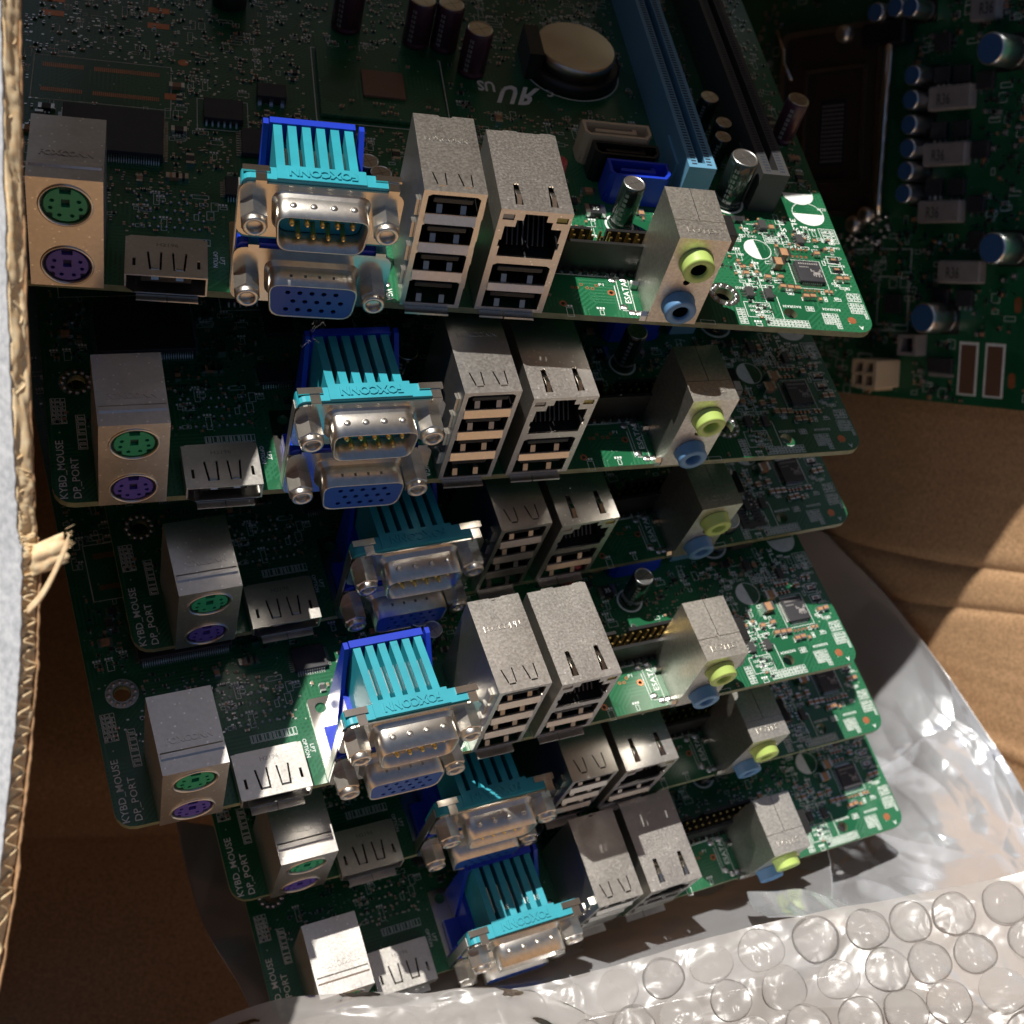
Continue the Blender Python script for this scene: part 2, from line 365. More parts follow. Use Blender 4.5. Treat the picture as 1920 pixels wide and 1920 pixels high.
# glue film and crushed paper that half fills the flutes of the upper length
def crush(u, v):
    v2 = v*.97; p = flap_pt(v2); off = .3+u*3.2
    return p + WD*(.55/(1+math.exp(-(v2-.62)*90))+.25*max(0, NZ.noise(Vector((v2*20, 0, 9))))+.55*NZ.noise(Vector((v2*55, u*2, 7)))+.5*abs(NZ.noise(Vector((v2*170, u*4, 2))))) - WN*off
sheet('crushed_edge', crush, 8, 640, 'card_edge', .2, flap)
g = G().use('torn')
rnd = random.Random(3)
def cv(p): q = VIEW @ (Vector(p)*.001); return (q.x*1000, q.y*1000, q.z*1000)
# torn tab of paper sticking out near the middle of the edge
def tab(u, v):
    p = Vector((-71.6, 6.5, 205.5)); wdt = 1.2+2.3*u
    q = p + Vector((.94, -.22, .25))*(u*5.6) + Vector((.15, 1, .1))*((v-.5)*wdt*1.25 + (1-u)*2.6*(v-.1))
    return q + Vector((0, 0, -1))*(1.1*math.sin(u*3)*math.sin(v*3.1)+.5*NZ.noise(Vector((u*4, v*4, 1)))) + Vector((.8, 0, 0))*(u**3*NZ.noise(Vector((v*7, 3, 1))))
sheet('torn_tab', tab, 18, 14, 'torn', .5, flap)
sheet('torn_strip', lambda u, v: Vector((-71.2+6.4*u, 14.5-10.5*u+1.6*math.sin(u*PI)+(v-.5)*(1.2+.5*u), 204.5-1.2*math.sin(u*2))), 16, 4, 'torn', .4, flap)
g = G().use('torn')
for i in range(26):
    a = Vector((-65.8, 4+rnd.uniform(-1.7, 1.8), 206)); d = Vector((rnd.uniform(.2, 1.2), rnd.uniform(-.8, .5), rnd.uniform(-.6, .2)))
    g.tube([cv(a-d*.4), cv(a+d*.4), cv(a+d*rnd.uniform(.6, 1.1)+Vector((0, rnd.uniform(-.2, .2), 0)))], [.05, .04, .015], 4)
stuff(g.build('paper_fibres', flap))
# lid flap beyond the top of the frame, it shades the far part of the boards
EA = [(30, 9), (46, 13), (61, 17), (147, 38.5), (182, 47), (231, 60.5), (258, 62.5), (263, 62), (268, 86), (300, 180)]
su = SUNV.normalized()
def top_flap(u, v):
    k = u*(len(EA)-1); i = min(int(k), len(EA)-2); a = k-i
    e = Vector((EA[i][0]*(1-a)+EA[i+1][0]*a, EA[i][1]*(1-a)+EA[i+1][1]*a, 0))
    p = b1(*e) + su*(118+.10*e.x)
    return p + Vector((-.1, -.93, .36))*(v*430)
tf = empty('box_flap', 'brown inner lid flap rising above the far side of the carton', 'box flap')
sheet('panel', top_flap, len(EA)-1, 10, 'card', 4, tf, smooth=False)

# ------------------------------------------------------------------ motherboard
RES = {}
def occ_free(x, y, r, occ):
    for a, b, c, d in occ:
        if a-r < x < b+r and c-r < y < d+r: return False
    return True
def smd(g, x, y, l, wd, h, rot, body, z=0):
    g.use('solder'); c, s = math.cos(rot), math.sin(rot)
    for k in (-1, 1): g.rbox(x+k*c*l*.40, y+k*s*l*.40, l*.22, wd*1.02, z, z+h*1.03, rot)
    g.use(body).rbox(x, y, l*.62, wd, z+.02, z+h, rot)
def soic(parent, x0, x1, y0, y1, h=1.6, sides='xy', pitch=.8, m='chip', name='chip', dot=True, pw=.3, pl=1.0):
    g = G().use(m).cbox(x0, x1, y0, y1, .15, h, .12)
    o = g.build(name, parent)
    g = G().use('solder'); n = 0
    if 'y' in sides:
        k = x0+.6
        while k < x1-.5:
            for yy, d in ((y0, -1), (y1, 1)):
                g.box(k-pw/2, k+pw/2, min(yy, yy+d*pl), max(yy, yy+d*pl), .03, .2); g.box(k-pw/2, k+pw/2, min(yy, yy+d*.3), max(yy, yy+d*.3), .2, h*.6); n += 1
            k += pitch
    if 'x' in sides:
        k = y0+.6
        while k < y1-.5:
            for xx, d in ((x0, -1), (x1, 1)):
                g.box(min(xx, xx+d*pl), max(xx, xx+d*pl), k-pw/2, k+pw/2, .03, .2); g.box(min(xx, xx+d*.3), max(xx, xx+d*.3), k-pw/2, k+pw/2, .2, h*.6)
            k += pitch
    p = stuff(g.build('pins', o)); return o
def capacitor(parent, x, y, r, h, top='capcan', sleeve='sleeve', name='capacitor', lean=(0, 0)):
    g = G().use(sleeve).lathe((x, y, 0), [(r*.96, .1), (r, .5), (r, 1.2), (r*.9, 1.5), (r, 1.9), (r, h-.5), (r*.93, h-.1)], n=28)
    o = g.build(name, parent)
    g = G().use(top).lathe((x, y, 0), [(r*.93, h-.12), (r*.9, h+.02), (r*.80, h+.03), (r*.78, h-.05)], n=28)
    for a in (0.4, 0.4+PI/2): g.use('dark_metal').rbox(x, y, r*1.3, .12, h-.06, h-.03, a)
    g.build('vent_top', o)
    g = G().use('sleeve_print')
    for i in range(7):                     # a printed stripe and marks down the sleeve
        a = -2.2; z = 1.8+i*(h-3)/7; 
        V = []
        for aa in (a-.16, a+.16):
            for zz in (z, z+(h-3)/11): V.append((x+(r+.03)*math.cos(aa), y+(r+.03)*math.sin(aa), zz))
        g.add(V, [(0, 2, 3, 1)])
    g.build('stripe', o)
    return o
def Dshape(cx, cz, wt, wb, h, r=2.0, n=4, inset=0.):
    wt -= inset*2; wb -= inset*2; h -= inset*2; r = max(.3, r-inset)
    pts = [(cx-wb/2, cz-h/2), (cx+wb/2, cz-h/2), (cx+wt/2, cz+h/2), (cx-wt/2, cz+h/2)]; o = []
    for i in range(4):
        p = Vector(pts[i]); a = (Vector(pts[i-1])-p).normalized(); b = (Vector(pts[(i+1) % 4])-p).normalized()
        for k in range(n+1):
            t = k/n; q = p+a*r*(1-t)**2+b*r*t**2; o.append((q.x, q.y))
    return o
def tube_loop(g, outer, inner, y0, y1, smooth=True):
    n = len(outer); V = [(p[0], y0, p[1]) for p in outer]+[(p[0], y1, p[1]) for p in outer]+[(p[0], y0, p[1]) for p in inner]+[(p[0], y1, p[1]) for p in inner]
    F = []
    for i in range(n):
        j = (i+1) % n
        F += [(i, j, n+j, n+i)[::-1], (2*n+i, 2*n+j, 3*n+j, 3*n+i), (i, j, 2*n+j, 2*n+i)]
    g.add(V, F, smooth)

PW, PD = 185.5, 243.
OCC = [(7, 23, -2, 17), (24, 42, -3, 15), (43, 77, -2, 21), (77, 92, -2, 23), (92, 110, -2, 24), (107, 138, 12, 19), (129, 144, -2, 16), (144, 155.5, 2, 15),
       (127, 134, 25, 33), (155, 164, 36.5, 45), (127, 143, 35, 43), (122, 143, 43, 53.5), (144.5, 154, 37, 130), (162.5, 172, 37, 130), (116, 142, 70, 100),
       (64, 97, 55, 84), (99, 107, 76, 84), (86, 101, 85, 94), (70, 78, 88, 98), (42, 51, 92, 101), (10, 33.5, 34.5, 53), (39, 50, 49, 60), (47, 56, 39, 51), (50, 60, 58, 67),
       (43.5, 53.5, 25, 34.5), (2.5, 10.5, 26.5, 35), (0, 7, 0, 18), (4, 33, 55, 70), (103, 123, 66, 84), (112, 129, 2, 11.5), (169, 178.5, 12.5, 22.5), (159, 168, 20.5, 29), (174, 185.5, 33.5, 46), (162, 184, 0, 7.5), (164, 172, 18, 24.5), (164, 184, 8, 18)]

def make_board():
    root = empty('motherboard', 'x', 'motherboard')
    # --- bare board with its two real holes
    ol = rrect(0, PW, -.0, PD, 4.)
    g = G().use('pcb').plate(ol, [circ(166, 4.6, 1.55, 20), circ(151.4, 9.2, 1.9, 20), circ(6.5, 30.7, 1.9, 20), circ(124.9, 7.2, .5, 10), circ(113.5, 3., .55, 10)], -1.6, 0, 'z')
    g.use('pcb_edge')
    me = g.build('circuit_board', root, fixn=True)
    pe = me.data
    pe.materials.append(M['pcb_edge']) if len(pe.materials) < 2 else None
    for p in pe.polygons:
        if abs(p.normal.z) < .5: p.material_index = 1
    # --- solder rings and pads
    g = G().use('solder')
    for cx, cy in ((151.4, 9.2), (6.5, 30.7)):
        g.plate(circ(cx, cy, 3.6, 24), [circ(cx, cy, 2.0, 20)], .01, .06, 'z')
        for i in range(12): a = i*PI/6; g.lathe((cx+2.8*math.cos(a), cy+2.8*math.sin(a), .05), [(.55, 0), (.45, .25), (.1, .38)], n=8)
    rnd = random.Random(11)
    for i in range(9):
        for j in range(5):                  # through-hole solder points left open of the unused printer port
            if rnd.random() < .72: g.lathe((26.4+i*1.62+(j % 2)*.8, 17.2+j*2.5, 0), [(.42, .01), (.36, .3), (.12, .55)], n=7)
    for cx, cy in ((128.6, 1.6), (130.2, 1.5), (128.4, 11.6), (125.8, 11.2), (127, 3.1), (76.2, 8.5), (76.3, 5.2)):
        g.lathe((cx, cy, 0), [(.95, .01), (.8, .12), (.3, .3)], n=12)
    g.use('copper')
    for cx, cy in ((116.4, 8.1), (117.4, 8.1), (118.5, 9.1), (119.7, 8.2), (120.9, 8.1), (121.9, 9.1), (124.9, 7.2), (113.5, 3.)):
        r = .42 if cy > 8 else .85; g.plate(circ(cx, cy, r, 12), [circ(cx, cy, r*.55, 10)], .01, .05, 'z')
    g.lathe((180.6, 3.6, 0), [(1.05, .01), (1.0, .04)], n=20)
    for (x0, x1, y0, y1) in ((28.2, 33, 90, 92), (28.2, 33, 84, 86), (5.3, 10, 84.6, 86.6), (5.3, 10, 90, 92)): g.box(x0, x1, y0, y1, .01, .05)
    g.lathe((36.1, 72.2, 0), [(1.2, .01), (1.1, .05)], n=16); g.box(32.2, 34.6, 58.4, 60.6, .01, .05)
    for k in range(60):
        x = 6.6+k*.41
        if 15 < x < 17: continue
        g.box(x, x+.2, 65.9, 67.4, .01, .05); g.box(x, x+.2, 57.4, 58.8, .01, .05)
    stuff(g.build('solder_pads', root))
    # --- white print
    g = G().use('white'); z = .03
    textfit(g, 'KYBD_MOUSE', 2.75, 1.0, z, PI/2, 14.6, 1.5)
    textfit(g, 'DP_PORT', 5.35, .9, z, PI/2, 10.2, 1.5)
    textfit(g, 'ESATA', 129.0, 4.2, z, PI/2, 6.7, 1.35)
    textfit(g, 'VGA', 76.1, 4.0, z, -PI/2, 3.4, 1.3)
    textfit(g, 'OPTION', 42.0, 11.3, z, -PI/2, 4.6, .85); textfit(g, 'LPT', 43.4, 9.8, z, -PI/2, 2.2, .85)
    textfit(g, 'P1', 122.4, 9.1, z, 0, 1.2, .8); textfit(g, 'A', 182.9, 2.0, z, PI, 1.1, 1.1)
    textfit(g, 'ECAP', 185.2, 41.2, z, PI, 2.2, .8); textfit(g, 'US*', 108.6, 77.3, z, PI, 4.4, 3.6); textfit(g, 'C*', 123.2, 76.6, z, PI, 1.8, 2.6)
    # recognised-component mark: slanted U with a reversed R, read from the other side
    g.text('U*', 1, Matrix.Translation((114.9, 76.4, z)) @ Matrix.Rotation(PI, 4, 'Z') @ Matrix(((6.4, 2.2, 0, 0), (0, 6.6, 0, 0), (0, 0, 1, 0), (0, 0, 0, 1))))
    g.text('R*', 1, Matrix.Translation((115.4, 76.4, z)) @ Matrix.Rotation(PI, 4, 'Z') @ Matrix(((-6.6, 2.2, 0, 0), (0, 6.6, 0, 0), (0, 0, 1, 0), (0, 0, 0, 1))))
    for st, x, y, l in (('RA33RA34', 169.1, 7.1, 4.4), ('RA36RA34', 178.7, 7.0, 4.4), ('CA40CA41', 161.2, 3.7, 3.8), ('CA22', 161.2, 5.0, 2.0), ('CA21', 161.3, 6.9, 2.0), ('RA36RA35', 158.4, 12.0, 3.8),
                        ('CAR7RM', 185.2, 12.4, 3.4), ('CA4', 184.2, 24.2, 1.7), ('RA7', 184.2, 21.6, 1.7), ('RA9', 184.3, 18.7, 1.7), ('CA46CA47', 184.8, 27.6, 3.8), ('CA13', 164.2, 29.4, 2.2), ('RA31', 158.2, 6.4, 1.8), ('RA30', 158.2, 5.1, 1.8)):
        textfit(g, st, x, y, z, PI, l, .72)
    for st, x, y, l in (('3LSL', 174.6, 36.8, 6.4), ('3LS', 171.2, 36.2, 4.6)): textfit(g, st, x, y, z, -PI/2+.0, l, 1.4)
    def frame(x0, x1, y0, y1, t=.14):
        g.box(x0, x1, y0, y0+t, .012, z); g.box(x0, x1, y1-t, y1, .012, z); g.box(x0, x0+t, y0+t, y1-t, .012, z); g.box(x1-t, x1, y0+t, y1-t, .012, z)
    def halfdisc(cx, cy, r, a0):
        n = 18; V = [(cx, cy, z)]+[(cx+r*math.cos(a0+PI*i/n), cy+r*math.sin(a0+PI*i/n), z) for i in range(n+1)]
        g.add(V, [(0, i+1, i+2) for i in range(n)])
        g.plate(circ(cx, cy, r, 32), [circ(cx, cy, r-.16, 32)], .012, z+.004, 'z')
    halfdisc(180, 38.7, 4.05, PI); halfdisc(179.2, 46.0, 4.05, PI); halfdisc(163.4, 24.8, 3.3, PI/2+.1)
    g.plate(circ(131, 29.3, 3.4, 30), [circ(131, 29.3, 2.9, 30)], .012, z, 'z')
    g.plate(circ(159.6, 40.6, 4.2, 30), [circ(159.6, 40.6, 3.6, 30)], .012, z, 'z')
    g.plate(circ(129, 86, 12.6, 40), [circ(129, 86, 12.3, 40)], .012, z, 'z')
    frame(181, 185.3, 28.9, 33.8); frame(169.9, 178, 12.9, 22.2, .12); frame(155.4, 161.6, 2.7, 7.4); frame(126.6, 129.5, 2., 11.6, .12); frame(180.2, 183.4, 21.7, 24.3); frame(180, 183.4, 18.5, 21.1)
    frame(65, 96, 56, 83.5, .2); frame(39, 50, 49.5, 60, .15); frame(4.6, 33.6, 54.6, 70, .15); frame(165.9, 170.6, 27.2, 29.8); frame(161.4, 164.7, 30.7, 33.4)
    g.box(161.0, 161.16, 7.5, 21.2, .012, z); g.box(163.9, 164.05, 2.6, 9.5, .012, z); g.box(125.9, 126.05, 2.2, 9.5, .012, z); g.box(112, 126, 11.9, 12.05, .012, z)
    def block(x0, x1, y0, y1, nx, ny):      # tables of tiny printed designators
        for i in range(nx):
            for j in range(ny):
                ax, bx = x0+(x1-x0)*i/nx, x0+(x1-x0)*(i+1)/nx; ay, by = y0+(y1-y0)*j/ny, y0+(y1-y0)*(j+1)/ny
                e = .13*min(bx-ax, by-ay); frame(ax+e*.3, bx-e*.3, ay+e*.3, by-e*.3, e*.8)
                if rnd.random() < .75: g.box(ax+2*e, bx-2.2*e, ay+2*e, ay+3.2*e, .012, z)
                if rnd.random() < .6: g.box(ax+2*e, ax+3.4*e, ay+2*e, by-2*e, .012, z)
    block(159.4, 169.7, .3, 2.6, 12, 3); block(173.6, 176.3, 1.9, 5.4, 4, 5); block(176.3, 177.6, .7, 5.4, 2, 6); block(181.2, 184.4, 5.8, 9.2, 5, 4); block(184.3, 185.1, 4.3, 9, 1, 6)
    block(153.1, 155.1, .4, 5.3, 2, 7); block(170.1, 172.2, 5.6, 7.2, 3, 2); block(181.5, 185.0, 9.6, 11.6, 4, 2); block(181.6, 184.9, 29.4, 33.3, 3, 4); block(121.9, 127.6, 11.9, 13.1, 7, 1); block(166.3, 169.8, 27.6, 29.4, 4, 2); block(114.6, 121, 12.2, 13.0, 6, 1)
    block(31, 41.5, 12.6, 14.6, 12, 1); block(.9, 4, 19.8, 26.6, 3, 6); block(12, 17, 18, 20, 5, 1); block(5.6, 7.6, 13, 22, 1, 7)
    for i in range(150):                    # close-set outlines round the audio chip
        x, y = rnd.uniform(156.5, 183.5), rnd.uniform(8.2, 31)
        if not occ_free(x, y, .4, [(169, 178.5, 12.5, 22.5), (159.5, 167.8, 21, 28.5), (179.8, 184, 18, 25), (181, 185.5, 9, 13), (160.5, 164, 7, 11.5)]): continue
        l, wd = rnd.choice(((1.5, .8), (1.1, .6), (.8, 1.5), (2.2, .9), (.7, 1.1))); frame(x-l/2, x+l/2, y-wd/2, y+wd/2, .13)
        if rnd.random() < .4: g.box(x-l/5, x+l/5, y-wd/5, y+wd/5, .012, z)
    for i in range(900):                    # outlines of tiny parts all over the board
        x, y = rnd.uniform(2, 183), 128*rnd.random()**1.1
        if not occ_free(x, y, .6, OCC): continue
        l, wd = rnd.choice(((1.8, 1.0), (1.5, .9), (2.6, 1.5), (3.4, 1.2))); 
        if rnd.random() < .5: l, wd = wd, l
        frame(x-l/2, x+l/2, y-wd/2, y+wd/2, .1)
        if rnd.random() < .5:
            for k in range(3): g.box(x-1+k*.65, x-.55+k*.65, y+wd/2+.25, y+wd/2+.8, .012, z)
    silk = g.build('silkscreen', root); silk['kind'] = 'stuff'
    # --- the large parts --------------------------------------------------
    # PS/2 pair
    x0, x1, zt = 8.4, 21.5, 25.7
    g = G().use('metal_dull')
    g.plate(rect(x0, x1, 0, zt), [circ(15, 5.3, 4.45, 32), circ(15, 19.7, 4.45, 32)], -1.1, -.6, 'y')
    g.box(x0, x0+.35, -.6, 16.2, 0, zt); g.box(x1-.35, x1, -.6, 16.2, 0, zt); g.box(x0+.35, x1-.35, 15.8, 16.2, 0, zt)
    g.prism([(-.6, zt-.4), (2.0, zt-.4), (2.4, zt-.2), (3.2, zt-.2), (3.6, zt-.4), (15.8, zt-.4), (15.8, zt), (3.7, zt), (3.3, zt+.25), (2.3, zt+.25), (1.9, zt), (-.6, zt)], x0+.35, x1-.35, 'x')
    ps = g.build('keyboard_mouse_port', root, fixn=True)
    g = G().use('metal_dull'); g.text3('FOXCONN*', 10.2, 5.2, zt, 0, 9.4, 1.3, .12); g.build('embossed_lettering', ps)
    for cz, mm, md in ((19.7, 'green_port', 'green_dark'), (5.3, 'purple_port', 'purple_dark')):
        g = G().use('metal').lathe((15, -1.1, cz), [(4.85, -.02), (4.75, -.28), (4.4, -.22), (4.25, .1), (4.25, .6)], 'y', 36, cap=False)
        rim = g.build('port_rim', ps)
        g = G().use(md).lathe((15, -.35, cz), [(4.3, 0), (4.3, 3)], 'y', 32)
        g.build('port_recess', ps)
        out = [p for p in circ(15, cz, 3.75, 40)]
        out = [(p[0], p[1]) for p in out if not (abs(p[0]-15) < 1.0 and p[1] > cz+2)]
        # key notch on top and two at the lower sides, pin holes cut through
        hs = [rect(14.25, 15.75, cz-.5, cz+1.3)]+[circ(15+dx, cz+dz, .42, 8) for dx, dz in ((-2.3, .9), (2.3, .9), (-2.6, -.8), (2.6, -.8), (-1.1, -2.4), (1.1, -2.4))]
        kk = []
        for i in range(48):
            a = PI/2+.28+i*(2*PI-.56)/47; r = 3.75
            for aa in (PI*1.23, PI*1.77):
                if abs(a-aa) < .12 or abs(a-2*PI-aa) < .12: r = 3.1
            kk.append((15+r*math.cos(a), cz+r*math.sin(a)))
        kk += [(15+.95, cz+2.5), (15-.95, cz+2.5)]
        g = G().use(mm).plate(kk, hs, -1.0, .3, 'y'); g.build('round_socket', ps, fixn=True)
    # DisplayPort
    x0, x1, zt = 25.2, 40.6, 4.9
    g = G().use('metal')
    g.plate([(x0, -.6), (x1, -.6), (x1, 8), (x1-1.2, 9), (x0+1.2, 9), (x0, 8)][::1] if False else [(x0, -1.8), (x1, -1.8), (x1, 8.4), (x1-1, 9), (x0+1, 9), (x0, 8.4)],
            [rect(26.6, 27.2, .6, 2.9), rect(38.6, 39.2, .6, 2.9),
             [(29.2, 4.6), (29.6, 4.6), (30.1, .3), (31.6, .3), (31.7, 4.6), (32.1, 4.6), (32.0, -.2), (29.7, -.2)],
             [(33.9, 4.6), (34.3, 4.6), (34.5, .3), (36.0, .3), (36.4, 4.6), (36.8, 4.6), (36.4, -.2), (34.2, -.2)]], zt-.35, zt, 'z')
    g.box(x0, x0+.35, -1.8, 9, 1.6, zt-.35); g.box(x1-.35, x1, -1.8, 9, 0.2, zt-.35); g.box(x0+.35, x1-.35, 8.6, 9, .1, zt-.35)
    g.prism([(x0, 1.6), (x0+.35, 1.7), (x0+2.1, .5), (x0+1.9, .1)], -1.8, 9, 'y') if False else g.add([(x0, -1.8, 1.6), (x0+1.9, -1.8, .1), (x0+1.9, 9, .1), (x0, 9, 1.6)], [(0, 1, 2, 3)])
    g.box(x0+1.9, x1-.35, -1.8, 9, .1, .4)
    dp = g.build('display_port', root, fixn=True)
    g = G().use('hole').box(x0+.5, x1-.5, 2.5, 8.4, .5, zt-.5); g.use('black').box(x0+3, x1-3, -.6, 2.5, 2.2, 3.3); g.build('port_tongue', dp)
    for cx in (30.8, 35.4): G().use('chrome').prism([(-.9, 4.5), (4.2, 4.5), (4.2, 4.8), (.2, 4.65), (-.9, 3.9), (-1.3, 3.3), (-1.1, 3.2), (-.6, 3.8)], cx-.7, cx+.7, 'x').build('spring', dp, fixn=True)
    G().use('metal').box(27.4, 33.1, -3.4, -.2, -.35, -.05).box(33.25, 39, -3.4, -.2, -.35, -.05).build('lower_lip', dp)
    g = G().use('dark_metal'); textfit(g, 'H2196', 30.9, 6.3, zt+.03, 0, 4.2, .9); g.build('stamped_number', dp)
    # serial port above VGA port
    g = G().use('teal')
    g.plate(rrect(45.3, 74.5, 14.5, 28.6, 1.6), [], .15, 3.4, 'y')
    g.box(51.6, 68, .2, 3.9, 26.6, 28.9)
    g.box(51.6, 66.7, 3.4, 17.3, 13, 23.6)
    sv = g.build('serial_and_monitor_port', root, fixn=True)
    wr, gp = 1.62, (66.7-51.6-6*1.62)/5
    for i in range(6):
        xx = 51.6+i*(wr+gp)
        G().use('teal').prism([(3.5, 23.6), (17.3, 23.6), (17.3, 27.5), (15.5, 27.6), (3.5, 28.7)], xx, xx+wr, 'x').build('rib', sv, fixn=True)
        if i < 5: G().use('chrome').prism([(5.2, 25.6), (6, 26.4), (12.5, 25.9), (14.5, 23.8), (14.2, 23.6), (12.3, 25.3), (6, 25.6)], xx+wr+.28, xx+wr+gp-.28, 'x').build('contact_strip', sv, fixn=True)
    g = G().use('teal'); g.text3('FOXCONN*', 66.4, 2.9, 28.9, PI, 12.6, 1.9, .3)
    g.build('embossed_lettering', sv)
    g = G().use('blue').box(51., 67.2, 17.35, 19.0, .5, 27.9); g.box(50.4, 69.2, 3.5, 17.35, .5, 12.9); g.plate(rrect(45.6, 74.2, .6, 13.2, 1.2), [], .15, 3.4, 'y')
    for xx in (50.0, 68.2): g.prism([(19, 27.5), (17.6, 27.5), (5, 13.2), (3.4, 12.9), (3.4, .6), (19, .6)] if xx > 60 else [(19, 27.5), (17.4, 27.5), (11.5, 2.2), (11.5, .6), (19, .6)], xx-.2, xx+.8, 'x')
    g.box(46.6, 50.4, 3.6, 11.5, .9, 3.6)
    g.build('blue_housing', sv, fixn=True)
    for sx0, sx1, hx in ((45.2, 50.6, 47.9), (69.4, 74.8, 72.1)):
        G().use('chrome').plate(rrect(sx0, sx1, 1, 20.2, .8), [circ(hx, 17.6, 1.3, 16), circ(hx, 9.4, 1.2, 16)], .08, .5, 'z').build('foot_bracket', sv, fixn=True)
        G().use('chrome').box(sx0+.3, sx1-.2, 1.7, 3.2, 28.6, 29.05).box(sx0+2.6, sx1-.8, -.55, 1.7, 28.3, 28.75).box(sx0+2.6, sx1-.8, -.75, -.45, 27.0, 28.75).build('clip', sv)
        G().use('chrome').box(sx0+2.4, sx1-1.0, -.7, 1.8, 13.0, 13.4).box(sx0+2.4, sx1-1.0, -.75, -.45, 11.8, 13.4).build('clip', sv)
        G().use('metal').box(sx0-.25, sx0-.02, .3, 2.4, .5, 26.5).build('side_strap', sv) if sx0 < 50 else None
    for k, (zc, nzc) in enumerate(((22.0, 22.0), (5.2, 4.2))):
        # flange with raised collar
        zz0, zz1 = ((15.4, 27.9) if k == 0 else (-1.2, 12.4))
        D = Dshape(60.1, zc-.1, 18.6, 17.2, 9.4, 2.6)
        fl = G().use('chrome').plate(rrect(45.0, 75.2, zz0, zz1, 2.2), [D[::-1]], -.45, .1, 'y').build('flange', sv, fixn=True)
        g = G().use('nut'); D2 = Dshape(60.1, zc-.1, 17.2, 15.9, 8.3, 2.4); n = len(D)
        V = [(p[0], -.45, p[1]) for p in D]+[(p[0], -1.5, p[1]) for p in D2]
        g.add(V, [(i, (i+1) % n, n+(i+1) % n, n+i) for i in range(n)], True)
        D3 = Dshape(60.1, zc-.1, 17.2, 15.9, 8.3, 2.4, inset=.35); tube_loop(g, D2, D3, -6.7, -1.5)
        g.build('shell', sv, fixn=True)
        if k == 0:
            g = G().use('teal').prism(Dshape(60.1, zc-.1, 16.2, 14.9, 7.3, 2.), -1.6, -1.2, 'y'); g.build('pin_base', sv, fixn=True)
            for r, nn in ((0, 5), (1, 4)):
                for i in range(nn): G().use('gold').lathe((60.1+(i-(nn-1)/2)*2.77, 0, zc+1.3-2.84*r), [(.5, -1.6), (.5, -5.4), (.2, -5.9)], 'y', 8).build('pin', sv)
            g = G().use('metal')
            for i in range(4): g.lathe((54.6+i*3.7, -3.6, zc+4.0), [(.75, 0), (.6, .28), (.2, .4)], n=12)
            g.build('shell_dimples', sv)
        else:
            hs = []
            for r, z_ in enumerate((2.2, 0, -2.2)):
                for i in range(5): hs.append(circ(60.1+(i-2)*2.29+(.9 if r == 1 else -.25), zc-.1+z_, .52, 8))
            g = G().use('vga').plate(Dshape(60.1, zc-.1, 16.5, 15.2, 7.6, 2.1), hs, -6.6, -6.2, 'y'); g.build('monitor_socket', sv, fixn=True)
            g = G().use('slot_dark').prism(Dshape(60.1, zc-.1, 16.3, 15, 7.4, 2.), -5.4, -1.2, 'y'); g.build('socket_back', sv, fixn=True)
            g = G().use('dark_metal')
            for i in range(4): g.box(55.6+i*2.7, 56.1+i*2.7, -4.4, -3.7, zc+4.06, zc+4.1)
            g.build('shell_dimples', sv)
        for cx in (47.9, 72.2):
            g = G().use('nut').lathe((cx, 0, nzc), [(2.75, -.45), (2.75, -4.3), (2.4, -4.6)], 'y', 6, smooth=False, ph=PI/6+.12)
            g.lathe((cx, 0, nzc), [(2.25, -4.5), (2.25, -5.5), (2.0, -5.75), (1.5, -5.7), (1.25, -5.2), (1.25, -3.6)], 'y', 20, cap=False)
            nut = g.build('hex_standoff', sv)
            G().use('hole').lathe((cx, 0, nzc), [(1.25, -3.7), (.0, -3.65)], 'y', 12, cap=False).build('screw_hole', nut)
            if k == 0: pass
    # stacked USB and network ports
    def usb_open(g, a, b, z0, z1, ch=.5):
        return [(a, z0), (b, z0), (b, z1-ch), (b-ch-.3, z1), (a+ch+.3, z1), (a, z1-ch)]
    def usb_guts(par, a, b, z0, z1):
        G().use('hole').box(a-.1, b+.1, 8, 9, z0-.1, z1+.1).box(a-.15, a, .2, 8, z0, z1).box(b, b+.15, .2, 8, z0, z1).build('cavity', par)
        t = G().use('black').cbox(a+1.2, b-1.2, -.3, 8, z1-2.25, z1-1.0, .15).build('tongue', par)
        for cx in (a+(b-a)*.27, a+(b-a)*.73):
            G().use('dark_metal').prism([(-.35, z0+.1), (.4, z0+1.5), (1.4, z0+1.8), (3, z0+1.2), (6, z0+.15), (6, z0), (-.35, z0-.05)], cx-.55, cx+.55, 'x').build('spring', par, fixn=True)
        g = G().use('gold')
        for i in range(4): g.box(a+2.2+i*(b-a-4.8)/3, a+2.6+i*(b-a-4.8)/3, .2, 5, z1-2.33, z1-2.26)
        g.build('contacts', par)
    x0, x1, zt, yb = 78.4, 90.5, 29.8, 21.9
    g = G().use('metal'); ops = []
    zs = [(24.3, 28.9), (17.1, 21.9), (9.9, 14.7), (1.2, 7.4)]
    for a, b in zs: ops.append(usb_open(g, x0+1.0, x1-1.0, a, b))
    g.plate(rect(x0, x1, .3, zt), [o[::-1] for o in ops], -.7, -.3, 'y')
    ev = [(79.7, 7.0, 81.2, 2.2), (84.7, 7.0, 86.2, 2.2)]
    def vcuts(cx):
        return [[(cx-1.7, 4.6), (cx-1.4, 4.6), (cx-.75, 1.6), (cx-.75, 1.2), (cx-1.0, 1.2)], [(cx+.75, 4.7), (cx+1.05, 4.7), (cx+1.0, 1.2), (cx+.75, 1.2)], rect(cx-.72, cx+.72, .75, 1.15)]
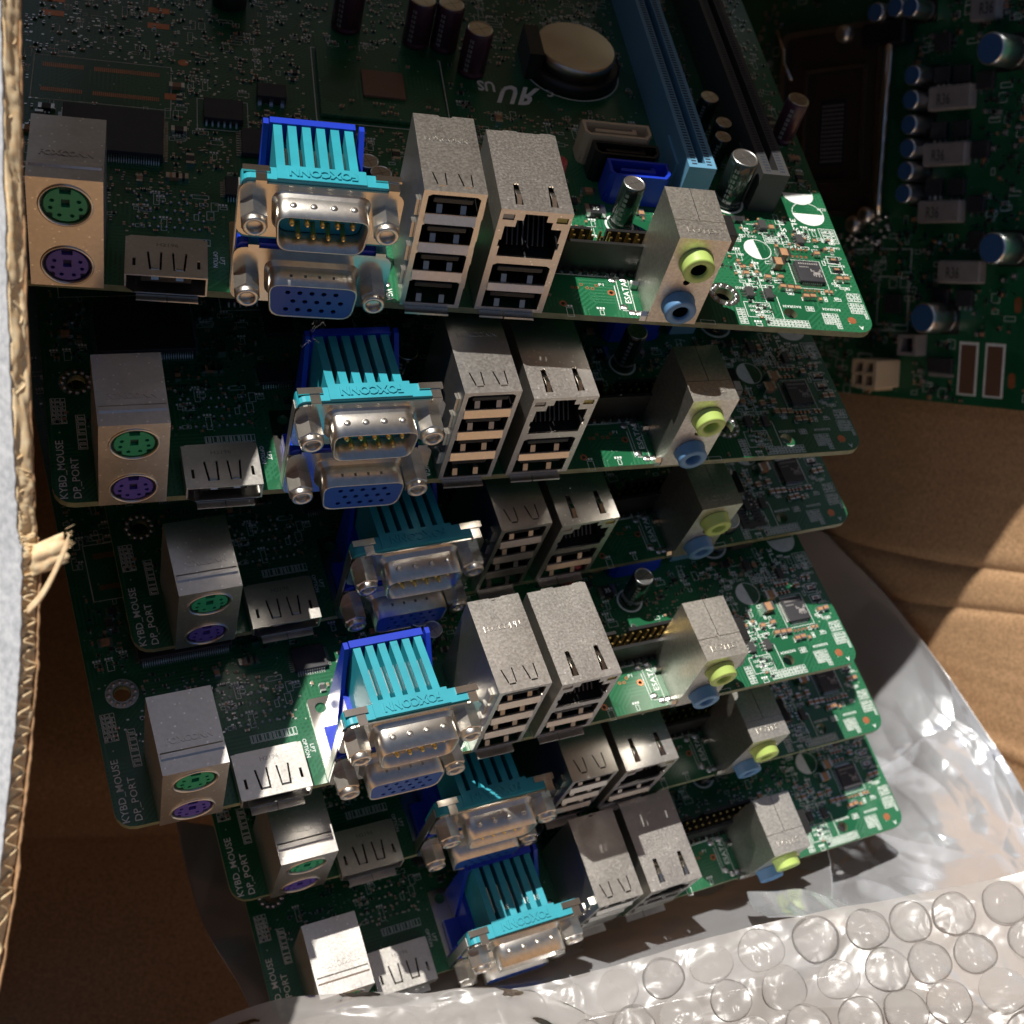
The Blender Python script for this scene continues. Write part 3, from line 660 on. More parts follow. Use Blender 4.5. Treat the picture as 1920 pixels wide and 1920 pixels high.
    g.plate([(x0, -.3), (x1, -.3), (x1, yb), (x1-4.2, yb), (x1-4.6, yb-.6), (x1-5.3, yb-.5), (x1-6, yb-.8), (x1-6.6, yb-.6), (x1-7.2, yb), (x0, yb)], vcuts(82.0)+vcuts(87.0), zt-.35, zt, 'z')
    g.box(x0, x0+.35, -.3, yb, .2, zt-.35); g.box(x1-.35, x1, -.3, yb, .2, zt-.35); g.box(x0+.35, x1-.35, yb-.35, yb, .2, zt-.35)
    us = g.build('usb_port_stack', root, fixn=True)
    for a, b in zs: usb_guts(us, x0+1.0, x1-1.0, a, b)
    for i, z_ in enumerate((22.0, 14.8, 7.6)):
        G().use('metal').prism([(-.35, z_+2.3), (-.75, z_+2.2), (-1.35, z_+.35), (-1.15, z_+.1), (-.7, z_+.4)], x0+1.1, x1-1.1, 'x').build('divider_lip', us, fixn=True)
    G().use('metal').box(x0+1, x1-2.2, -2.6, -.5, -.25, .25).build('lower_lip', us)
    g = G().use('metal')
    for z_ in (24, 18.5, 12.5, 6): 
        g.prism([(.8, z_-1.6), (2.6, z_-1.9), (2.9, z_+1.6), (1.1, z_+1.9)], x0-.62, x0-.05, 'x'); g.prism([(.8, z_-1.6), (2.6, z_-1.9), (2.9, z_+1.6), (1.1, z_+1.9)], x1+.05, x1+.6, 'x')
    g.build('side_springs', us, fixn=True)
    g = G().use('metal'); g.text3('FOXCONN*', 80.0, 14.0, zt, 0, 8.6, 1.2, .12); g.build('embossed_lettering', us)
    x0, x1, zt, yb = 93.8, 108.2, 26.8, 23.
    g = G().use('metal_dull')
    rj = [(x0+1.5, 15.0), (x1-1.5, 15.0), (x1-1.5, 17.5), (x1-1.1, 17.5), (x1-1.1, 19.2), (x1-1.5, 19.2), (x1-1.5, 22.6), (x1-3.6, 22.6), (x1-3.6, 24.3), (x1-4.9, 24.3), (x1-4.9, 25.9), (x0+4.9, 25.9), (x0+4.9, 24.3), (x0+3.6, 24.3), (x0+3.6, 22.6),
          (x0+1.5, 22.6), (x0+1.5, 19.2), (x0+1.1, 19.2), (x0+1.1, 17.5), (x0+1.5, 17.5)]
    zs = [(8.0, 13.1), (1.2, 6.2)]
    g.plate(rect(x0, x1, .3, zt), [rj[::-1], rect(x0+.7, x0+3.0, 24.2, 25.6), rect(x1-3.0, x1-.7, 24.2, 25.6)]+[usb_open(g, x0+1.3, x1-1.3, a, b)[::-1] for a, b in zs], -.6, -.2, 'y')
    g.plate([(x0, -.2), (x1, -.2), (x1, yb), (x1-1, yb+.35), (x1-3, yb+.3), (x1-3.4, yb), (x0+6.5, yb), (x0+6.2, yb+.3), (x0+3.6, yb+.3), (x0+3.3, yb), (x0, yb)], [[(cx-.8, 1), (cx+.8, 1), (cx+.55, 7.2), (cx-.5, 7.2)] for cx in (97.6, 104.6)], zt-.35, zt, 'z')
    g.box(x0, x0+.35, -.2, yb, .2, zt-.35); g.box(x1-.35, x1, -.2, yb, .2, zt-.35); g.box(x0+.35, x1-.35, yb-.35, yb, .2, zt-.35)
    la = g.build('network_and_usb_port', root, fixn=True)
    for cx in (97.6, 104.6): G().use('chrome').prism([(1.1, zt-.3), (1.0, zt-.05), (3.2, zt+.7), (4.6, zt+.35), (7.0, zt-1.2), (6.8, zt-1.4), (4.4, zt), (3.2, zt+.4)], cx-.45, cx+.45, 'x').build('spring', la, fixn=True)
    G().use('hole').box(x0+1, x1-1, 12, 12.4, 14.6, 26.2).box(x0+.9, x0+1.1, 0, 12, 14.8, 26).box(x1-1.1, x1-.9, 0, 12, 14.8, 26).box(x0+1, x1-1, 0, 12, 14.6, 14.9).build('cavity', la)
    g = G().use('charcoal')
    for i in range(8): g.prism([(1.5, 16.3), (1.5, 16.6), (9, 23.5), (9.2, 23.2)], x0+3.4+i*1.05, x0+3.7+i*1.05, 'x')
    g.build('contacts', la, fixn=True)
    G().use('led2').box(x0+.8, x0+2.9, -.35, 0, 24.3, 25.5).build('status_light', la); G().use('led').box(x1-2.9, x1-.8, -.35, 0, 24.3, 25.5).build('status_light', la)
    for a, b in zs: usb_guts(la, x0+1.3, x1-1.3, a, b)
    G().use('metal').prism([(-.35, 8.0), (-.75, 7.9), (-1.3, 6.4), (-1.1, 6.1), (-.6, 6.4)], x0+1.4, x1-1.4, 'x').build('divider_lip', la, fixn=True)
    G().use('metal').box(x0+1, x0+5.9, -2.3, -.5, -.25, .25).box(x0+6.2, x1-2, -2.3, -.5, -.25, .25).build('lower_lip', la)
    # stacked sound jacks
    x0, x1, zt, yb = 131.0, 142.0, 23.4, 14.6
    g = G().use('rough_metal')
    g.plate(rect(x0, x1, .1, zt), [circ(136.4, 17.5, 3., 28)[::-1], circ(136.4, 5.7, 3., 28)[::-1], circ(136.3, 11.7, .75, 12)[::-1]], -.8, -.4, 'y')
    g.box(x0, x0+.35, -.4, yb, 0.1, zt-.35); g.box(x1-.35, x1, -.4, yb, .1, zt-.35); g.box(x0+.35, x1-.35, yb-.35, yb, .1, zt-.35)
    g.box(x0, x1, -.4, 4.6, zt-.35, zt); g.box(x0, 136.4, 4.75, yb, zt-.3, zt+.05); g.box(136.55, x1, 4.75, yb, zt-.3, zt+.05)
    g.box(x0+.3, x1-.3, 4.5, 4.8, zt-.5, zt-.2)
    au = g.build('sound_jack_stack', root, fixn=True)
    G().use('hole').box(x0+.4, x1-.4, 4, 4.2, .4, zt-.5).box(136.3, 136.65, 4.8, yb-.1, zt-.5, zt-.35).build('cavity', au)
    G().use('black').cbox(x1, x1+3.0, 2.8, 9.2, 17.5, zt-1.5, .2).build('side_block', au)
    g = G().use('rough_metal'); g.text3('LOTES*', 133.2, 1.2, zt, 0, 6.6, 1.4, .14); g.build('embossed_lettering', au)
    for cz, mm in ((17.5, 'lime'), (5.7, 'light_blue')):
        j = G().use(mm).lathe((136.4, 0, cz), [(3.6, -.85), (3.6, -1.3), (3.35, -1.5), (3.35, -3.5), (3.05, -3.8), (1.95, -3.8), (1.7, -3.5), (1.7, 2)], 'y', 36, cap=False).build('jack', au)
        G().use('hole').lathe((136.4, 0, cz), [(1.66, -3.1), (1.66, 1.5), (0, 1.6)], 'y', 16, cap=False).build('jack_hole', j)
    G().use('solder').prism([(-.7, 0), (.6, 0), (.6, 1.6), (-.2, 2.4), (-.7, 1.4)], x0-1.5, x0-.1, 'x').prism([(8.6, 0), (10, 0), (10, 1.4), (9, 2.2), (8.6, 1.4)], x0-1.6, x0-.1, 'x').build('solder_tab', au, fixn=True)
    # front header with two rows of pins
    g = G().use('black').box(108.3, 137.5, 13.2, 14.0, .1, 8.2).box(108.3, 120, 17.4, 18.2, .1, 8.2).box(123.5, 137.5, 17.4, 18.2, .1, 8.2).box(108.3, 137.5, 14.0, 17.4, .1, 2.4).box(107.6, 108.3, 13.2, 18.2, .1, 8.2).box(137.5, 138.2, 13.2, 18.2, .1, 8.2).box(120, 123.5, 17.4, 18.2, .1, 4)
    hd = g.build('pin_header', root)
    for i in range(14):
        for j in range(2): G().use('gold').box(109.3+i*2.05, 109.8+i*2.05, 14.7+j*1.6, 15.1+j*1.6, 2.4, 8.6).build('pin', hd)
    g = G().use('black')
    for i in range(14): g.box(109+i*2.05, 110.1+i*2.05, 12.2, 13.2, .05, 1.1)
    g.build('base_notches', hd)
    # SATA sockets
    def sata(x0, x1, y0, y1, h, mm, nm='sata_socket'):
        g = G().use(mm); wl = .7
        g.plate([(x0, y0+1.2), (x0+1.2, y0), (x1-1.4, y0), (x1, y0+1.8), (x1, y1), (x0, y1)], [[(x0+wl, y0+1.4), (x0+wl, y1-wl), (x1-wl, y1-wl), (x1-wl, y0+2), (x1-1.8, y0+wl), (x0+1.4, y0+wl)]], .1, h, 'z')
        g.box(x0+.3, x1-.3, y0+.5, y1-.4, .1, 2.2)
        o = g.build(nm, root, fixn=True)
        G().use(mm).box(x0+3, x1-3.2, (y0+y1)/2-.3, (y0+y1)/2+.7, 2.2, h-.7).box(x1-4.2, x1-3.2, (y0+y1)/2+.7, (y0+y1)/2+1.6, 2.2, h-.7).build('tongue', o)
        return o
    sata(128.2, 142.6, 36.3, 42.0, 8.2, 'blue'); sata(126, 141.6, 43.6, 48.2, 8., 'black'); sata(124.4, 140.6, 49.4, 54.6, 8.6, 'ivory')
    # long card slots
    for x0, mm, yy1 in ((146.1, 'slot_blue', 128), (164.1, 'charcoal', 128)):
        g = G().use(mm); x1 = x0+6.6
        g.box(x0, x1, 38, yy1, .1, 6.5); g.box(x0, x0+2.4, 38, yy1, 6.5, 11); g.box(x1-2.4, x1, 38, yy1, 6.5, 11); g.box(x0+2.4, x1-2.4, 38, 39.6, 6.5, 11)
        o = g.build('card_slot', root)
        g = G().use('slot_dark'); k = 39
        while k < yy1-1:
            g.box(x0+.9, x0+2.1, k, k+.45, 10.99, 11.03); g.box(x1-2.1, x1-.9, k, k+.45, 10.99, 11.03); k += 1.0
        stuff(g.build('contact_slits', o))
        G().use(mm).box(x0-.5, x0, 44, 54, .1, 7).build('key_rib', o)
    # capacitors
    capacitor(root, 131, 29.3, 2.65, 12); capacitor(root, 159.6, 40.6, 3.35, 13)
    for x, y, r, h in ((103.2, 80.5, 3.3, 12), (90.6, 89.8, 3.3, 12), (97.4, 89.4, 3.3, 12), (74, 93, 3.6, 12)): capacitor(root, x, y, r, h, 'battery', 'plum')
    for x, y in ((73.5, 27.5), (76, 24)): capacitor(root, x-.5, y+2.5, 2.5, 11)
    for x, y, r in ((158.7, 53, 2.1), (160.2, 58.5, 2.1), (158.9, 68, 2.4)): capacitor(root, x, y, r, 9, 'battery', 'sleeve')
    G().use('pink').lathe((116.0, 36.5, 0), [(1.5, .1), (1.5, 10), (1.2, 10.8), (.4, 11.1)], n=18).build('indicator_lamp', root)
    capacitor(root, 180.6, 66.5, 2.8, 12, 'battery', 'plum')
    # coin battery in its holder
    g = G().use('black').lathe((129, 86, 0), [(12, .1), (12, 3.2), (11, 3.4), (10.7, 3.2)], n=40); g.box(116.4, 120, 80, 92, .1, 7.2); hb = g.build('battery_holder', root)
    G().use('battery').lathe((129, 86, 3.2), [(10, 0), (10, 3.2), (9.6, 3.5)], n=40).build('coin_battery', hb)
    # chips
    ch = G().use('pcb').cbox(66, 95, 57.2, 82.4, .3, 1.2, .1).build('chipset', root)
    G().use('brown_die').cbox(76, 85.8, 64.8, 74.4, 1.2, 1.9, .1).build('die', ch)
    g = G(); 
    for i in range(14): smd(g, 69+rnd.uniform(0, 24), rnd.choice((rnd.uniform(59, 63), rnd.uniform(77, 81))), 1.0, .5, .5, 0, 'tan', 1.2)
    g.build('chip_capacitors', ch)
    soic(root, 11.6, 32.0, 36.8, 51.2, 2.4, 'xy', .5, pw=.22)
    soic(root, 44.6, 52.2, 27.3, 33.0, 1.4, 'xy', .55, pw=.22)
    soic(root, 40.4, 48.8, 51.4, 58.3, 1.8, 'y', 1.27, pw=.4); soic(root, 48.2, 54.7, 41, 49.4, 1.5, 'x', .8); soic(root, 52, 58.4, 60.3, 65, 2.2, 'y', 2.5, pw=.8)
    soic(root, 104.5, 112, 46, 52, 1.6, 'x', .8); soic(root, 96, 101, 33, 38, 1.4, 'xy', .6); soic(root, 62, 68, 40, 46, 1.4, 'xy', .6); soic(root, 168.5, 173, 55, 60, 1.4, 'y', .8) if False else None
    cd = soic(root, 170.9, 177.0, 14.2, 20.9, 1.2, 'xy', .5, pw=.2, pl=.8, name='audio_chip')
    g = G().use('choke')                     # small crab-like maker's mark and part number lines on the chip
    for k, (a, b, c, d) in enumerate(((174.6, 176.3, 16.4, 17.2), (174.4, 174.7, 15.9, 16.6), (176.2, 176.5, 15.7, 16.5), (174.3, 175.0, 17.4, 17.7), (176.0, 176.6, 17.4, 17.7), (174.1, 174.4, 17.3, 18.2), (176.4, 176.7, 17.3, 18.2), (174.9, 175.2, 15.7, 16.4), (175.6, 175.9, 15.6, 16.4))): g.box(a, b, c, d, 1.2, 1.22)
    for i in range(9): g.box(171.6+i*.55, 171.95+i*.55, 19.6, 20.1, 1.2, 1.22)
    for i in range(6): g.box(171.6+i*.4, 171.85+i*.4, 18.6, 18.9, 1.2, 1.22)
    g.build('chip_print', cd)
    G().use('charcoal').lathe((46.7, 97.5, 0), [(4, .1), (4, 7), (3.3, 8.2), (2.4, 8.5)], n=24).build('coil_bead', root)
    # separately countable small parts round the audio chip
    def one(x, y, l, wd, h, rot, body, nm):
        g = G(); smd(g, x, y, l, wd, h, rot, body); g.build(nm, root)
    for x, y in ((168.6, 22.6), (166.4, 19.4)): one(x, y, 3.0, 2.3, 1.9, 0, 'tan', 'ceramic_capacitor')
    for x, y in ((163.1, 15.0), (166.2, 15.3), (158, 15.8), (166.0, 12.3), (167.8, 12.2), (169.5, 12.1), (170.9, 9.7), (172.6, 9.8), (181.0, 16.2), (182.8, 16.3), (177.7, 24.1)):
        one(x, y, 1.5, 1.35, 1.0, PI/2, 'tan', 'ceramic_capacitor')
    for x, y in ((176.6, 11.9), (177.8, 11.8), (168.2, 26), (168.9, 32.8), (178.6, 28.9), (180.6, 26.1), (182.2, 26), (174.4, 9.3), (157.2, 20), (160.1, 18.6), (158.3, 18.2), (160.9, 16.7)):
        one(x, y, 1.3, .7, .6, PI/2, 'tan', 'ceramic_capacitor')
    for i in range(4):
        one(171.4+i*1.15, 23.0, .9, .5, .4, PI/2, 'copper', 'ceramic_capacitor'); one(172.2+i*1.1, 25.4, .9, .5, .4, PI/2, 'copper', 'ceramic_capacitor')
        one(171.5+i*1.1, 11.9, .9, .5, .4, PI/2, 'copper', 'ceramic_capacitor')
    for x, y in ((181.8, 23.0), (181.7, 19.8)):
        g = G().use('solder').box(x-1.1, x+1.1, y-.65, y+.65, .02, .25); g.use('res').box(x-1.2, x+1.2, y-.9, y-.66, .02, .7); g.use('tan').box(x-.6, x+.6, y-.35, y+.35, .25, .3); g.build('empty_pad', root)
    for x, y in ((174.7, 28.6), (161.9, 9.6), (166.4, 32.6), (157.3, 9.8), (175.8, 51), (112.5, 30), (118, 34), (101, 29)):
        g = G().use('solder'); 
        for k in (-1, 0, 1): g.box(x-1.9, x-.8, y+k*.9-.2, y+k*.9+.2, .03, .35)
        g.box(x+.8, x+1.8, y-.2, y+.2, .03, .35); g.use('charcoal').cbox(x-.9, x+.9, y-1.5, y+1.5, .1, 1.1, .15); g.build('transistor', root)
    one(125.6, 32.5, 4.6, 3.0, 1.4, 0, 'res', 'crystal'); one(125.5, 39.6, 3.2, 1.6, .8, 0, 'tan', 'filter')
    g = G().use('white')                     # two printed numerals on the crystal
    textfit(g, '35', 124.8, 32.0, 1.5, 0, 1.6, 1.1); g.build('crystal_print', root)
    for x, y in ((119, 13), (121.4, 12.7), (122.3, 12.7)): one(x, y, 1., .55, .4, PI/2, 'copper', 'ceramic_capacitor')
    # hundreds more: the nearer, larger ones singly, the dust of tiny ones together
    n = 0; tries = 0
    while n < 84 and tries < 4000:
        tries += 1; x, y = rnd.uniform(3, 184), rnd.uniform(15, 75)
        if not occ_free(x, y, 1.3, OCC): continue
        l, wd = rnd.choice(((2.0, 1.2), (1.6, .85), (3.2, 1.6)))
        one(x, y, l, wd, wd*.55, rnd.choice((0, PI/2)), rnd.choice(('tan', 'res', 'res', 'chip')), 'surface_part'); n += 1
    g = G()
    for i in range(2900):
        x, y = rnd.uniform(2, 184), 1+128*rnd.random()
        if not occ_free(x, y, .5, OCC): continue
        smd(g, x, y, 1.0, .5, .38, rnd.choice((0, PI/2)), rnd.choice(('tan', 'res', 'res', 'tan')))
    for i in range(2600):
        x, y = rnd.uniform(2, 184), 1+128*rnd.random()
        if not occ_free(x, y, .3, OCC): continue
        g.use('solder').box(x-.28, x+.28, y-.18, y+.18, .01, .06)
    stuff(g.build('tiny_surface_parts', root))
    return root

POSES = [((.966, .024, .259), (.220, -.604, -.766), (-98.5, -43.9, 259.4)),
         ((.943, -.073, .325), (.230, -.563, -.793), (-90.2, -1.5, 273.8)),
         ((.925, -.151, .350), (.231, -.506, -.831), (-81.8, 30.5, 301.7)),
         ((.920, -.150, .362), (.224, -.555, -.801), (-81.6, 65.9, 287.7)),
         ((.917, -.164, .364), (.236, -.512, -.826), (-64.8, 91.2, 323.8)),
         ((.924, -.189, .333), (.211, -.476, -.854), (-57.6, 125.1, 339.4))]
LAB = ['green motherboard on top of the stack, its right corner and ports in full sun',
       'second motherboard from the top, keyboard lettering at its left corner, partly shaded ports',
       'third motherboard from the top, shaded and set back behind its neighbours',
       'fourth motherboard from the top, teal serial port fully sunlit and far left corner',
       'fifth motherboard from the top, set back under the sunlit fourth one',
       'lowest motherboard of the stack, half tucked into the bubble wrap']
def frame_of(xv, zv, t):
    X = Vector(xv).normalized(); Z = Vector(zv); Z = (Z-X*Z.dot(X)).normalized(); Y = Z.cross(X)
    m = Matrix((X, Y, Z)).transposed().to_4x4(); m.translation = Vector(t)*.001
    return VIEW @ m
proto = make_board()
def kids(o): return [c for c in bpy.data.objects if c.parent == o]
tree = [(c, kids(c)) for c in kids(proto)]
def dup(root, label):
    r = root.copy(); C.objects.link(r); r['label'] = label
    for ch, gs in tree:
        c = ch.copy(); C.objects.link(c); c.parent = r
        for q in gs: d = q.copy(); C.objects.link(d); d.parent = c
    return r
boards = [proto]+[dup(proto, LAB[i]) for i in range(1, 6)]
for o, ps_, lb in zip(boards, POSES, LAB):
    o.matrix_world = frame_of(*ps_); o['label'] = lb; o['group'] = 'motherboards stacked in the carton'

# ------------------------------------------------------------------ the other board leaning at the right
OF = Matrix((OX, OY, ON)).transposed().to_4x4(); OF.translation = OO*.001; OF = VIEW @ OF
OB = empty('processor_board', 'dark motherboard with empty processor socket leaning at the upper right', 'motherboard', OF)
def P(g, nm, par=None, **k): return g.build(nm, par or OB, **k)
rnd = random.Random(5)
g = G().use('pcb').plate(rrect(-130, 100, 0, 190, 3), [], -1.6, 0, 'z'); P(g, 'circuit_board', fixn=True)
OCO = [(-48, 8, 55, 130), (9, 20, 60, 106), (14, 35, 54, 110), (20, 31, 86, 110), (38, 52, 100, 113), (43, 57, 42, 56), (20, 34, 20, 35), (24, 42, 37, 46), (-1, 14, 2, 15), (31, 51, 2, 21), (12, 21, 14, 23), (20, 32, 8, 16), (1, 11, 26, 36), (-4, 20, 117, 130), (52, 56, 0, 200)]
# socket
g = G().use('socket_lid').plate(rrect(-45, -1.5, 60, 122, 3), [rect(-33, -9, 72, 108)], 2.6, 3.2, 'z')
g.use('socket_lid').box(-34, -8, 70, 110, .6, 2.4)
g.use('dark_metal').plate(rrect(-45.2, -1.3, 59.8, 122.2, 3), [rrect(-43.4, -3.1, 61.6, 120.4, 2.5)], 3.2, 4.0, 'z').plate(rect(-34, -8, 71, 109), [rect(-33, -9, 72, 108)], 3.2, 3.8, 'z')
sk = P(g, 'processor_socket', fixn=True)
g = G().use('slot_dark').box(-27.5, -16.5, 77, 98.5, 2.4, 2.5); g.use('choke')
for i in range(7):
    for j in range(14): g.box(-26.4+i*1.4, -25.9+i*1.4, 78+j*1.4, 78.6+j*1.4, 2.5, 2.8)
stuff(P(g, 'socket_contacts', sk))
g = G().use('chrome').tube([(2.0, 113.5, 4), (2.2, 113, 5), (1.8, 90, 5), (1.0, 64, 5), (.6, 61, 4), (-1.5, 59.5, 3.4)], 1.5, 10); P(g, 'lever', sk)
g = G().use('chrome').tube([(-48, 124, 3), (-43, 116, 5), (-42, 112, 6), (-38, 106, 6)], .8, 8); P(g, 'lever', sk)
P(G().use('black').cbox(-9, 8, 113.6, 121, .3, 5.6, .6), 'lever_cover', sk)
for x, y in ((-17, 119), (-4, 60), (-9, 57)): P(G().use('metal').lathe((x, y, 0), [(3, .5), (3, 4.5), (2.6, 6), (1.2, 6.6)], n=14), 'screw', sk)
g = G().use('solder')
for i in range(26): x, y = rnd.uniform(-14, 3), rnd.uniform(50, 60); g.lathe((x, y, 0), [(rnd.uniform(.5, 1.2), 0), (.7, rnd.uniform(.6, 2)), (.1, 2.2)], n=8)
stuff(P(g, 'solder_blobs'))
def can(x, y, r, h):
    o = P(G().use('capcan').lathe((x, y, 0), [(r, .3), (r, 1.0), (r*.9, 1.4), (r, 1.9), (r, h-.6), (r*.93, h-.05), (r*.9, h)], n=30), 'polymer_capacitor')
    n = 20; V = [(x+(r*.88)*math.cos(-2.6+PI*1.15*i/n), y+(r*.88)*math.sin(-2.6+PI*1.15*i/n), h+.03) for i in range(n+1)]
    g = G().use('cap_blue').lathe((x, y, 0), [(r*.88, h+.0), (r*.87, h+.02)], n=26); P(g, 'blue_top', o)
    P(G().use('black').box(x-r-.6, x+r+.6, y-r-.6, y+r+.6, .02, .35), 'base', o)
for x, y in ((14.7, 102.5), (14.6, 95), (14.5, 87.5), (14.4, 80.2), (14.1, 73.2), (13.8, 66.2), (-1.1, 123.4), (6.6, 123.9), (12.4, 123.1)): can(x, y, 3.1, 9)
for x, y in ((44.6, 107), (49.8, 49), (26.4, 27.4)): can(x, y, 4.8, 12)
for x0, x1, y0, y1 in ((17.5, 33.3, 91.6, 99), (16.8, 32.7, 74.6, 81.8), (16, 32, 57, 64), (25, 40.8, 38.2, 45.3), (31, 40.6, 117, 123.6)):
    o = P(G().use('choke').cbox(x0, x1, y0, y1, .3, 4.2, .5), 'choke_coil')
    g = G().use('charcoal'); textfit(g, 'R36', x0+3.4, y0+1.6, 4.23, PI/2 if False else 0, 5, 3.4); P(g, 'coil_print', o)
for x0, y0 in ((17.6, 100), (25, 99.6), (17.4, 83), (25.6, 83), (17, 65.6), (25.4, 65.4), (33.4, 97), (33.2, 76.4), (33, 60), (31, 31), (22, 31.2), (17, 110), (34, 49)):
    o = P(G().use('chip').cbox(x0, x0+6, y0, y0+5.2, .2, 2.0, .2), 'power_transistor')
    P(G().use('solder').box(x0+.6, x0+1.3, y0-1.2, y0, .03, .5).box(x0+2.6, x0+3.3, y0-1.2, y0, .03, .5).box(x0+4.6, x0+5.3, y0-1.2, y0, .03, .5), 'pins', o)
g = G().use('chip').cbox(2.8, 9.4, 28, 34, .2, 1.6, .2); P(g, 'chip'); P(G().use('chip').cbox(21.6, 31, 9.8, 14.4, .2, 1.6, .2), 'chip')
P(G().use('choke').box(21.6, 31, 8.2, 9.4, .02, .5), 'solder_strip')
# square power plug
g = G().use('ivory').plate(rrect(0, 10, 3.6, 13, .6), [rect(1.1+4.3*i, 4.4+4.3*i, 4.6+4.2*j, 7.7+4.2*j) for i in (0, 1) for j in (0, 1)], .3, 12.5, 'z'); g.box(2.5, 7.5, 2.6, 3.6, .3, 9)
pl = P(g, 'power_plug', fixn=True)
for i in (0, 1):
    for j in (0, 1): P(G().use('gold').box(2.2+4.3*i, 3.3+4.3*i, 5.6+4.2*j, 6.7+4.2*j, 1, 7).box(1.1+4.3*i, 4.4+4.3*i, 4.6+4.2*j, 7.7+4.2*j, .4, .8), 'pin', pl)
g = G().use('choke').plate(rect(12.8, 20, 14.7, 21.5), [rect(14, 18.8, 15.8, 20.4)], .2, 6, 'z'); fw = P(g, 'fan_plug', fixn=True); P(G().use('black').box(14, 18.8, 15.8, 20.4, .2, 2), 'cavity', fw); P(G().use('red').box(15.2, 17.4, 17.4, 18.2, 2, 2.2), 'print', fw)
for x0 in (33.2, 42.8):
    P(G().use('white').plate(rect(x0-.8, x0+6.4, 3, 20), [rect(x0, x0+5.5, 3.6, 19)], .012, .04, 'z'), 'white_outline', fixn=True)
    P(G().use('brown_die').box(x0, x0+5.5, 3.6, 19, .02, .1), 'bare_footprint')
for x0, y0 in ((51.2, 29.6), (50.8, 6.4)): P(G().use('copper').plate(rrect(x0, x0+2.4, y0, y0+4.8, 1.1), [], .01, .05, 'z'), 'copper_pad', fixn=True)
g = G().use('white')
def fr(x0, x1, y0, y1, t=.25): g.plate(rect(x0, x1, y0, y1), [rect(x0+t, x1-t, y0+t, y1-t)], .012, .03, 'z')
fr(-14, 12, 22, 49); fr(-1, 11.5, 24, 40); fr(-8, -2, 2, 14)
for i in range(360):
    x, y = rnd.uniform(-60, 62), rnd.uniform(1, 135)
    if occ_free(x, y, .8, OCO): l, wd = rnd.choice(((2.4, 1.4), (1.4, 2.2), (4, 1.6), (3, 3))); fr(x-l/2, x+l/2, y-wd/2, y+wd/2, .16)
stuff(P(g, 'silkscreen'))
n = 0
while n < 110:
    x, y = rnd.uniform(-20, 60), rnd.uniform(1, 128)
    if not occ_free(x, y, 1.3, OCO): continue
    g = G(); smd(g, x, y, 2.0, 1.2, .9, rnd.choice((0, PI/2)), rnd.choice(('tan', 'res', 'choke'))); P(g, 'surface_part'); n += 1
g = G()
for i in range(1500):
    x, y = rnd.uniform(-60, 62), rnd.uniform(1, 135)
    if not occ_free(x, y, .7, OCO): continue
    if i % 3: smd(g, x, y, 1.3, .8, .5, rnd.choice((0, PI/2)), rnd.choice(('tan', 'res', 'res')))
    else: g.use('solder').box(x-.4, x+.4, y-.3, y+.3, .01, .08)
stuff(P(g, 'tiny_surface_parts'))

# ------------------------------------------------------------------ silver anti-static bag
def bag_mat():
    m = bpy.data.materials.new('silver_shielding_film'); m.use_nodes = True; t = m.node_tree; b = t.nodes['Principled BSDF']; L = t.links.new
    b.inputs['Base Color'].default_value = (.84, .86, .90, 1); b.inputs['Metallic'].default_value = .7; b.inputs['Roughness'].default_value = .2
    tc = t.nodes.new('ShaderNodeTexCoord'); n = t.nodes.new('ShaderNodeTexNoise'); n.inputs['Scale'].default_value = 24; n.inputs['Detail'].default_value = 2; n.inputs['Distortion'].default_value = .6
    L(tc.outputs['Object'], n.inputs['Vector'])
    bp = t.nodes.new('ShaderNodeBump'); bp.inputs['Strength'].default_value = .25; bp.inputs['Distance'].default_value = .0008; L(n.outputs[0], bp.inputs['Height']); L(bp.outputs[0], b.inputs['Normal'])
    return m
M['bag'] = bag_mat()
def cmr(p0, p1, p2, p3, t): return .5*((2*p1)+(-p0+p2)*t+(2*p0-5*p1+4*p2-p3)*t*t+(-p0+3*p1-3*p2+p3)*t**3)
def px(x, y, z): return Vector(((x-960)/2607*z, (y-960)/2607*z, z))
def grid_pt(rows, u, v):
    nv = len(rows)-1; nu = len(rows[0])-1
    k = v*nv; j = min(int(k), nv-1); tv = k-j; q = u*nu; i = min(int(q), nu-1); tu = q-i
    def row(j_):
        r = rows[max(0, min(nv, j_))]; g_ = lambda a: r[max(0, min(nu, a))]
        return cmr(g_(i-1), g_(i), g_(i+1), g_(i+2), tu)
    return cmr(row(j-1), row(j), row(j+1), row(j+2), tv)
def crease(p, amp, sc, seed):
    q = Vector((p.x*sc, p.y*sc*.7, p.z*sc)) + Vector((seed, seed*2, 0))
    a = 0
    for o in range(2):
        v = NZ.noise(q*(1.9**o)); a += (1-abs(v)*2.4)*.55**o
    return amp*a
bag = empty('antistatic_bag', 'crumpled silver anti-static bag open around the lower motherboards', 'bag')
def bp(x, y, z):                               # keep the film in front of the carton wall
    r_ = Vector(((x-960)/2607, (y-960)/2607, 1)); zw = ON.dot(OO-ON*11)/ON.dot(r_)
    return r_*min(z, zw-5)
